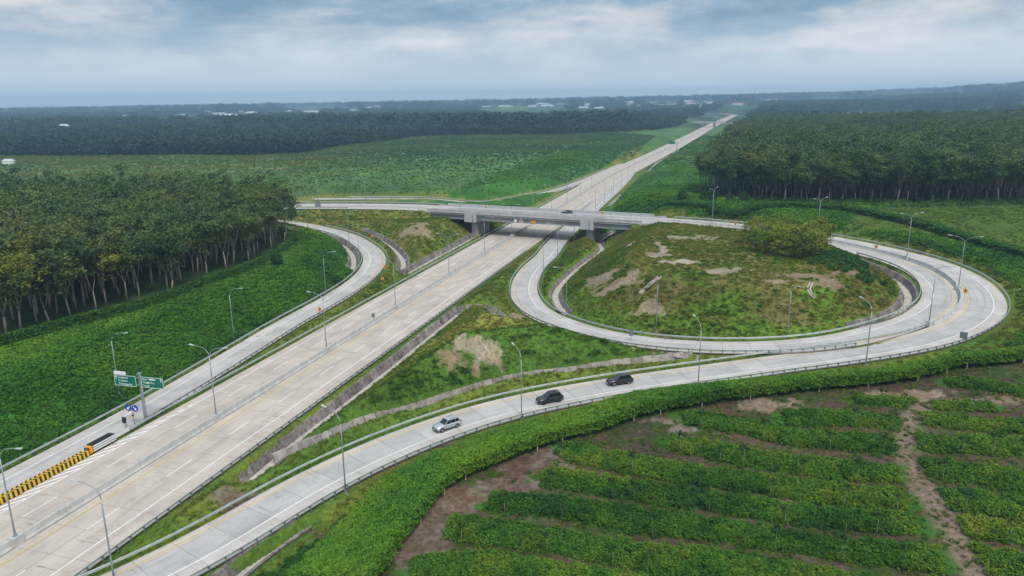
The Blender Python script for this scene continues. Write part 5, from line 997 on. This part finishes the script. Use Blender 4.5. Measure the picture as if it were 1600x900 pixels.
for k, (px, h_) in enumerate([(238, 55), (284, 42), (455, 60), (735, 40), (1178, 62), (842, 45), (386, 30)]):
    q = ray_ground(px, 169-px*.0113+8)
    if q is None: continue
    mb = MB()
    for a, b in ((-1, -1), (1, -1), (1, 1), (-1, 1)): mb.tube([(a*3.2, b*3.2, 0), (a*.6, b*.6, h_)], [.5, .3], 4)
    for j in range(6): z = h_*j/6; w_ = 6.4-5.2*j/6; mb.box((0, -w_/2, z), (w_, .35, .35)); mb.box((0, w_/2, z), (w_, .35, .35))
    o_ = mb.obj('radio_mast', M['pole'], None, loc=tuple(q)); tag(o_, 'thin lattice mast on the skyline, %s from the west' % ['second', 'third', 'fifth', 'sixth', 'easternmost', 'seventh', 'fourth'][k], 'mast', 'masts on the skyline')
def far_bridge(px0, px1, py, z, lab):
    a, b_ = P(px0, py, z), P(px1, py, z); r = empty('overpass_bridge', tuple((a+b_)/2), math.atan2(b_[1]-a[1], b_[0]-a[0]), lab, 'bridge'); l_ = np.linalg.norm(b_-a); MB().box((0, 0, 0), (l_, 14, 1.8)).obj('deck', M['bridge'], r); MB().box((0, -7, 1.3), (l_, .5, 1.0)).obj('parapet', M['bridge'], r)
    for x_ in (-l_*.18, l_*.18): MB().box((x_, 0, -4.2), (3, 10, 7)).obj('pier', M['girder'], r)
far_bridge(1083, 1132, 191.5, 8, 'distant overpass bridge across the motorway before the far junction'); far_bridge(1100, 1146, 178.5, 9, 'farthest pale overpass where the motorway ends at the skyline')
q = at_s(hw, SH+700); t_ = at_s(hw, SH+702)-q; gr = empty('sign_gantry', tuple(q), math.atan2(t_[1], t_[0])-math.pi/2, 'small distant sign gantry over the eastern carriageway', 'sign gantry')
MB().tube([(11.5, 0, 0), (11.5, 0, 8)], .35, 8).tube([(11.5, 0, 7.6), (3, 0, 7.6)], .25, 8).obj('frame', M['pole'], gr); MB().box((6.5, -.3, 7.2), (6, .15, 2.6)).obj('board', M['signgreen'], gr)
def clear_of(x, y):
    """points that neither stand on a house nor right in front of it, nor in the motorway's corridor"""
    m = np.ones(len(x), bool); r = np.hypot(x, y)
    for hx, hy, w_ in HOUSES:
        hr = math.hypot(hx, hy); ux, uy = hx/hr, hy/hr; al = x*ux+y*uy; la = np.abs(-x*uy+y*ux); m &= ~((la < w_) & (al < hr+w_) & (al > hr-hr*.085-20))
    hx_ = np.interp(y, hw[:, 1], hw[:, 0]); m &= ~((np.abs(x-hx_-8) < 42+y*.012) & (y < 2500)); return m
RB = [hwp(22+0*s_, s_) for s_ in (300, 360, 420, 500, 600, 720, 850)]+[(262, 905), (214, 770), (168, 620), (132, 500), (104, 400), (84, 326), (60, 326)]
field_scatter('verge_vines_east', RB, 9000, (1.2, 2.2), .45, 'green vines on the bank between the motorway and the eastern forest', 'vines', 24, 'vine', zoff=0)
LB = [hwp(-15, s_) for s_ in (400, 480, 560, 700)]+[hwp(-60, 680), hwp(-62, 500), hwp(-60, 380), (-30, 372)]
field_scatter('verge_vines_west', LB, 8000, (1.1, 2.0), .42, 'green vines on the bank west of the motorway behind the bridge', 'vines', 25, 'vine', zoff=0)
def lone_bush(px, py, z, sc, lab):
    p = P(px, py, z); g2 = np.random.default_rng(int(px)); n = 420; v = g2.normal(0, 1, (n, 3)); v /= np.linalg.norm(v, axis=1, keepdims=True); c = v*[1.5, 1.5, 1.6]*g2.uniform(.6, 1, (n, 1))+[0, 0, 1.5]; r = empty('bush', (p[0], p[1], gz(p[0], p[1])), 0, lab, 'bush'); r.scale = (sc,)*3
    link('foliage', leaf_mesh('foliage', c, .34, BUSHI, g2, np.clip(.4+g2.normal(0, .2, n), 0, 1), .5), r); link('stem', MB().tube([(0, 0, -.3), (.05, 0, 1.6)], [.09, .05], 6).mesh('stem', M['bark_d']), r)
BUSHI = leaf_mat('dark_bush_leaves', [(0, (.022, .07, .02)), (1, (.04, .11, .022))], .25, False)
lone_bush(434, 421, 6, 1.15, 'dark rounded bush standing alone on the vine slope near the hedge'); lone_bush(527, 440, 2, .8, 'small dark bush on the vine slope beside the exit ramp bend')
for k, px in enumerate((1066, 1098, 1113, 1140, 1162)): lone_bush(px, 313+k*1.5, 11, [1.3, 1.0, 1.4, .9, 1.2][k], 'dark upright shrub before the eastern forest, %s from the motorway' % ordw(k+1))
# ---- trees
def rubber_tree(seed, H):
    g2 = np.random.default_rng(seed); mb = MB(); tips = []; lean = g2.normal(0, .35, 2); h1 = g2.uniform(2.6, 5.2)
    top = np.array([lean[0], lean[1], h1]); mb.tube([(0, 0, -.4), tuple(top*.5+[0, 0, 0]), tuple(top)], [.21, .17, .15], 7)
    nl = g2.integers(2, 5); a0 = g2.uniform(0, 6.28)
    for k in range(nl):
        a_ = a0+k*6.283/nl+g2.normal(0, .3); sp = g2.uniform(1.2, 3.2); e = np.array([top[0]+math.cos(a_)*sp, top[1]+math.sin(a_)*sp, H*g2.uniform(.70, .93)])
        m1_ = top+(e-top)*.35+np.array([math.cos(a_), math.sin(a_), 0])*.35; m2_ = top+(e-top)*.7; mb.tube([tuple(top-[0, 0, .1]), tuple(m1_), tuple(m2_), tuple(e)], [.11, .09, .06, .025], 5)
        tips += [(e, 1.0), (m2_, .9), (m1_+np.array([0, 0, .6]), .45)]
        for j in range(3):
            b0 = top+(e-top)*g2.uniform(.4, .85); a2 = a_+g2.normal(0, 1.0); e2 = b0+np.array([math.cos(a2)*g2.uniform(1.0, 2.6), math.sin(a2)*g2.uniform(1.0, 2.6), g2.uniform(.8, 2.6)]); e2[2] = min(e2[2], H); mb.tube([tuple(b0), tuple((b0+e2)/2+[0, 0, .15]), tuple(e2)], [.05, .035, .015], 4, cap=False); tips += [(e2, 1.0), ((b0+e2)/2, .6)]
    C = []; lv = []
    for c_, r_ in tips:
        for q in range(3):
            cc_ = c_+g2.normal(0, .75, 3)*[1, 1, .6]; nn_ = int(42*r_*g2.uniform(.4, 1.3)); C.append(cc_+g2.normal(0, 1, (nn_, 3))*[.62, .62, .34]); lv.append(np.clip(.5+g2.normal(0, .16)+g2.normal(0, .12, nn_)+(0), 0, 1))
    C = np.vstack(C); lv = np.concatenate(lv); pm = g2.permutation(len(C))[:2300]; C = C[pm]; lv = lv[pm]
    return mb, C, lv, g2
RT = []; RT2 = []
for k in range(8):
    H = [16, 18, 14, 19, 16.5, 13.5, 17.5, 15][k]; mb, C, lv, g2 = rubber_tree(500+k, H); sparse = k == 3
    if sparse: C, lv = C[::3], lv[::3]
    tk2 = mb.mesh('trunk', M['bark_g'], True); RT2.append(tk2)
    RT.append((mb.mesh('trunk', M['bark'], True), leaf_mesh('crown', C, .40, RUBI, g2, lv, .5, 1.8), k))
def joined(seed, H, nleaf, size, m):
    mb, C, lv, g2 = rubber_tree(seed, H); st = max(1, len(C)//nleaf); C, lv = C[::st], lv[::st]; V, Fq = leaf_quads(C, .5, size, g2, 1.5); tv_ = np.array(mb.v); nV = len(V); Fs = Fq.tolist()+[[i+nV for i in f] for f in mb.f]
    return np_mesh('forest_tree', np.vstack([V, tv_]), Fs, [m, M['bark']], attrs={'lv': ('FLOAT', np.concatenate([np.repeat(lv, 4), np.zeros(len(tv_))]))}, fm=[0]*len(Fq)+[1]*len(mb.f))
source('forest', [joined(600+k, 15+k*.5, 1150, .50, RUBG) for k in range(7)])
def crown_only(seed, n, R, H, z0, size, m):
    g2 = np.random.default_rng(seed); c = g2.normal(0, 1, (n, 3)); c /= np.linalg.norm(c, axis=1, keepdims=True); c *= g2.uniform(.55, 1, (n, 1)); c = c*[R, R, H]+[0, 0, z0]; c[:, :2] += np.repeat(g2.normal(0, R*.5, (n//12+1, 2)), 12, axis=0)[:n]
    return leaf_mesh('far_crown', c, size, m, g2, np.clip(.5+c[:, 2]*0+g2.normal(0, .25, n), 0, 1), .7)
source('farwood', [crown_only(700+k, 210, 4.2, 5.2, 8.5, 1.5, FARW) for k in range(4)])
def tree_obj(k, x, y, z, rz, s, label, cat, group, name='rubber_tree'):
    r = empty(name, (x, y, z), rz, label, cat, group); r.scale = (s, s, s); link('trunk', RT2[k] if 'eastern' in group else RT[k][0], r); link('crown', RT[k][1], r); return r
def jitter_grid(poly, dx, dy, ang, jit, g_):
    q = np.array(poly); cx_, cy_ = q.mean(0); R0 = np.hypot(q[:, 0]-cx_, q[:, 1]-cy_).max(); i = np.arange(-R0, R0, dx); j = np.arange(-R0, R0, dy); X, Y = np.meshgrid(i, j); X = X.ravel()+g_.normal(0, jit, X.size); Y = Y.ravel()+g_.normal(0, jit, Y.size)
    c, s = math.cos(ang), math.sin(ang); x = cx_+X*c-Y*s; y = cy_+X*s+Y*c; m = inpoly(x, y, poly); return x[m], y[m]
fang = math.atan2(FRONT_L[-2][1]-FRONT_L[1][1], FRONT_L[-2][0]-FRONT_L[1][0])
x, y = jitter_grid(PLANT, 4.6, 5.4, fang, .7, g); z, d = ground(x, y); m = in_view(x, y, z+8, 60, 140) & (d > 4.5); x, y, z = x[m], y[m], z[m]
fl = curve(FRONT_L, 1.0, 2.0); D_, _, _ = polydist(x, y, fl); od = np.argsort(D_); NI = 190
LG = 'rubber trees of the western plantation'
def row_places(D_, x, y, line, od, NI, steps):
    """row of each tree behind the front line, and its count along that row"""
    _, _, I_ = polydist(x[od[:NI]], y[od[:NI]], line); cls = np.searchsorted(steps, D_[od[:NI]]); rank = np.zeros(NI, int)
    for c in np.unique(cls): m_ = np.nonzero(cls == c)[0]; rank[m_[np.argsort(I_[m_], kind='stable')]] = np.arange(1, len(m_)+1)
    return cls, rank
RW = ['front', 'second', 'third', 'fourth', 'fifth', 'sixth', 'seventh']; KIND = ['forked tree', 'slim dark tree', 'broad low forked tree', 'thin bare branched tree', 'leaning tree', 'short dense tree', 'tall tree on three limbs', 'narrow upright tree']
cls, rank = row_places(D_, x, y, fl, od, NI, [3.2, 8.5, 14, 19, 24, 29])
for c_, n_, i in zip(cls, rank, od[:NI]):
    k = int(g.integers(0, 8)); tree_obj(k, x[i], y[i], z[i], g.uniform(0, 6.28), g.uniform(.88, 1.15), '%s, %s from the camera in the %s western plantation row' % (KIND[k], ordw(int(n_)), RW[c_]), 'tree', LG)
rest = od[NI:]; scatter('rubber_plantation', np.stack([x[rest], y[rest], z[rest]], 1), g.uniform(.88, 1.18, len(rest)), np.clip(.45+(fbm(x[rest], y[rest], 14, 91)-.5)*.9+g.normal(0, .2, len(rest)), 0, 1), 'forest', label='closed canopy of the rubber plantation west of the exit ramp', cat='plantation', seed=31)
x, y = jitter_grid(RFOR, 5.4, 6.0, .2, 1.1, g); z, d = ground(x, y); m = in_view(x, y, z+8, 40, 60) & (d > 9); x, y, z = x[m], y[m], z[m]; fr = curve([(a, b, 0) for a, b in FR], 1.0, 2.0); D_, _, _ = polydist(x, y, fr); od = np.argsort(D_); NI = 110
cls, rank = row_places(D_, x, y, fr, od, NI, [5.0, 11, 17, 23, 29, 35])
for c_, n_, i in zip(cls, rank, od[:NI]):
    k = int(g.integers(0, 8)); tree_obj(k, x[i], y[i], z[i]-.3, g.uniform(0, 6.28), g.uniform(.95, 1.25), '%s, %s from the motorway in the %s eastern forest row' % (KIND[k], ordw(int(n_)), RW[c_]), 'tree', 'trees along the eastern forest edge')
rest = od[NI:]; scatter('eastern_forest', np.stack([x[rest], y[rest], z[rest]-.3], 1), g.uniform(.95, 1.35, len(rest)), np.clip(.36+(fbm(x[rest], y[rest], 45, 92)-.5)*.8+g.normal(0, .17, len(rest)), 0, 1), 'forest', label='dark rubber forest filling the plain east of the motorway', cat='forest', seed=32)
def wood(name, poly, sp, sc, tmu, label, seed, key='farwood'):
    x, y = jitter_grid(poly, sp, sp, .4, sp*.3, g); z, d = ground(x, y); m = in_view(x, y, z+8, 40, 60) & (d > 12) & clear_of(x, y); x, y, z = x[m], y[m], z[m]
    scatter(name, np.stack([x, y, z-4.2], 1), g.uniform(sc[0], sc[1], len(x)), np.clip(tmu+(fbm(x, y, 90, seed)-.5)*.7+g.normal(0, .14, len(x)), 0, 1), key, label=label, cat='forest', seed=seed)
wood('western_forest_belt', BELT, 6.6, (.95, 1.5), .28, 'dark forest belt across the plain beyond the western fields', 41)
TALL = [(-480, 1180), (-250, 1150), (-90, 1010), (60, 1000), (160, 1080), (230, 1200), (150, 1330), (-100, 1280), (-480, 1300)]
wood('tall_mixed_wood', TALL, 19, (1.6, 2.4), .22, 'taller dark trees standing out of the wood beside the motorway', 42)
ring = [(-1900, 1250), (-1000, 1210), (-300, 1480), (270, 1500), (330, 1420), (360, 1500), (420, 1400), (455, 1100), (620, 1030), (900, 1010), (1300, 900), (2700, 3100), (-2900, 3300)]
x, y = rand_in(ring, 60000, g); z, d = ground(x, y); f_ = fbm(x, y, 260, 95, 4); m = in_view(x, y, z+5, 20, 60) & (f_ > .52) & (d > 15) & clear_of(x, y); x, y, z = x[m], y[m], z[m]
scatter('distant_woodland', np.stack([x, y, z-2.5], 1), g.uniform(1.0, 2.0, len(x)), np.clip(g.normal(.3, .18, len(x)), 0, 1), 'farwood', label='patchwork of distant hazy woodland towards the town', cat='woodland', seed=43)
ring2 = [(-2900, 3200), (2700, 3000), (5200, 6300), (-5600, 7000)]
x, y = rand_in(ring2, 30000, g); z, d = ground(x, y); f_ = fbm(x, y, 420, 96, 4); m = in_view(x, y, z+5, 20, 60) & (f_ > .50) & clear_of(x, y); x, y, z = x[m], y[m], z[m]
scatter('horizon_woodland', np.stack([x, y, z-3], 1), g.uniform(1.8, 3.4, len(x)), np.clip(g.normal(.25, .15, len(x)), 0, 1), 'farwood', label='wooded hills along the horizon', cat='woodland', seed=44)
# ---- tree clump on the mound
def small_tree(seed, H, R):
    g2 = np.random.default_rng(seed); mb = MB(); C = []; lv = []
    for q in range(3):
        a_ = g2.uniform(0, 6.28); e = np.array([math.cos(a_)*R*.45, math.sin(a_)*R*.45, H*.72]); mb.tube([(math.cos(a_)*.12, math.sin(a_)*.12, -.3), tuple(e*[.35, .35, .55]), tuple(e)], [.07, .055, .03], 5)
    for q in range(26):
        v = g2.normal(0, 1, 3); v /= np.linalg.norm(v); cc_ = np.array([0, 0, H*.60])+v*[R, R, H*.36]*np.array(g2.uniform(.55, 1.0)); nn_ = 44; C.append(cc_+g2.normal(0, 1, (nn_, 3))*[.5, .5, .32]); lv.append(np.clip(.5+g2.normal(0, .2)+g2.normal(0, .12, nn_), 0, 1))
    return mb.mesh('trunk', M['bark_d'], True), leaf_mesh('crown', np.vstack(C), .30, CLL, g2, np.concatenate(lv), .5, 1.8)
ST = [small_tree(800+k, 6.6+.45*k, 2.2) for k in range(5)]
k = 0
for px, py in sorted([(1168, 382), (1180, 392), (1185, 377), (1195, 399), (1200, 385), (1205, 372), (1215, 402), (1218, 390), (1222, 378), (1235, 405), (1238, 393), (1240, 381), (1252, 406), (1255, 395), (1258, 383), (1262, 372), (1270, 403), (1274, 391), (1276, 379), (1283, 397), (1286, 386), (1228, 369), (1245, 367), (1190, 386), (1210, 394), (1265, 398)]):
    p = P(px, py, 10.3); zz = gz(p[0], p[1]); st_ = ST[int(g.integers(0, 5))]; r = empty('small_tree', (p[0], p[1], zz-.1), g.uniform(0, 6.28), 'yellowish bushy tree, %s from the bridge in the clump on the mound' % ordw(k+1), 'tree', 'clump of trees on the mound'); s_ = g.uniform(.72, 1.15); r.scale = (s_, s_, s_); link('trunk', st_[0], r); link('crown', st_[1], r); k += 1
x, y = [], []
for px, py, n_, rad in [(1310, 412, 36, 5), (1325, 422, 34, 5), (1300, 404, 20, 3), (1345, 430, 14, 4)]:
    q = P(px, py, 9.6); x += list(q[0]+g.normal(0, rad*.6, n_)); y += list(q[1]+g.normal(0, rad*.6, n_))
x, y = np.array(x), np.array(y); z, d = ground(x, y); m = d > 3; scatter('mound_bushes', np.stack([x, y, z-.15], 1)[m], g.uniform(.5, 1.0, m.sum()), g.uniform(.1, .6, m.sum()), 'bush', label='dark green bushes spilling down the mound beside the tree clump', cat='bushes', seed=45)
# ---- rubber saplings in the field
SAPT = MB().tube([(0, 0, -.1), (.05, .02, 1.4), (.02, .05, 2.9)], [.036, .03, .018], 5).mesh('trunk', M['bark'], True); g2 = np.random.default_rng(5)
SAPC = leaf_mesh('crown', np.array([.02, .05, 2.95])+g2.normal(0, 1, (60, 3))*[.38, .38, .30], .24, leaf_mat('sapling_leaves', [(0, (.02, .06, .014)), (1, (.05, .10, .016))], .25, False), g2, g2.uniform(.2, .8, 60), .4, 1.8); k = 0
for ri, (p, w) in enumerate(rows):
    o_ = offs(p, -(w+.55)); L_ = arclen(o_)[-1]; q = g.uniform(1, 5); n_s = 1
    while q < L_-1:
        c_ = at_s(o_, q); zz = gz(c_[0], c_[1])
        if in_view(np.array([c_[0]]), np.array([c_[1]]), np.array([zz]), 0, 0)[0] and k < 120:
            r = empty('rubber_sapling', (c_[0], c_[1], zz), g.uniform(0, 6.28), 'thin rubber sapling, %s along the %s crop row from the %s' % (ordw(n_s), ordw(ri+1 if ri < 7 else ri-6), 'back beyond the dirt path' if ri < 7 else 'back, near the vine hedge'), 'sapling', 'saplings along the crop rows'); s_ = g.uniform(.7, 1.15); r.scale = (s_, s_, s_); link('trunk', SAPT, r); link('crown', SAPC, r); k += 1; n_s += 1
        q += g.uniform(2.5, 11.0)
# ------------------------------------------------------------------ haze
hm = bpy.data.materials.new('haze_air'); hm.use_nodes = True; t = hm.node_tree; t.nodes.clear(); pv = nd(t, 'ShaderNodeVolumePrincipled'); pv.inputs['Color'].default_value = (.50, .75, 1.0, 1); pv.inputs['Density'].default_value = 2.1e-4; pv.inputs['Anisotropy'].default_value = 0.0
o = nd(t, 'ShaderNodeOutputMaterial'); t.links.new(pv.outputs[0], o.inputs['Volume'])
zmin = float(GZ.min())-1.5; top = max(float(GZ.max())+45, 130.0)
tag(MB().box((0, 0, (zmin+top)/2), (15200, 15200, top-zmin)).obj('haze', hm), kind='stuff')
# thin white smoke rising beyond the woods
q = ray_ground(1093, 176.5)
if q is not None:
    sm = bpy.data.materials.new('smoke'); sm.use_nodes = True; t = sm.node_tree; t.nodes.clear(); pv = nd(t, 'ShaderNodeVolumePrincipled'); pv.inputs['Color'].default_value = (.95, .96, .97, 1); pv.inputs['Density'].default_value = .06
    o = nd(t, 'ShaderNodeOutputMaterial'); t.links.new(pv.outputs[0], o.inputs['Volume']); mb = MB(); h_ = np.hypot(q[0], q[1])/1150
    mb.tube([(0, 0, 8), (-h_, 0, 12+h_*2), (h_*1.5, 0, 14+h_*5), (h_*5, 0, 16+h_*9)], [h_*1.2, h_*2.6, h_*2.4, h_*.8], 10); tag(mb.obj('smoke_plume', sm, None, True, loc=tuple(q)), 'small white smoke plume rising beyond the woods beside the far motorway', 'smoke', None, 'stuff')
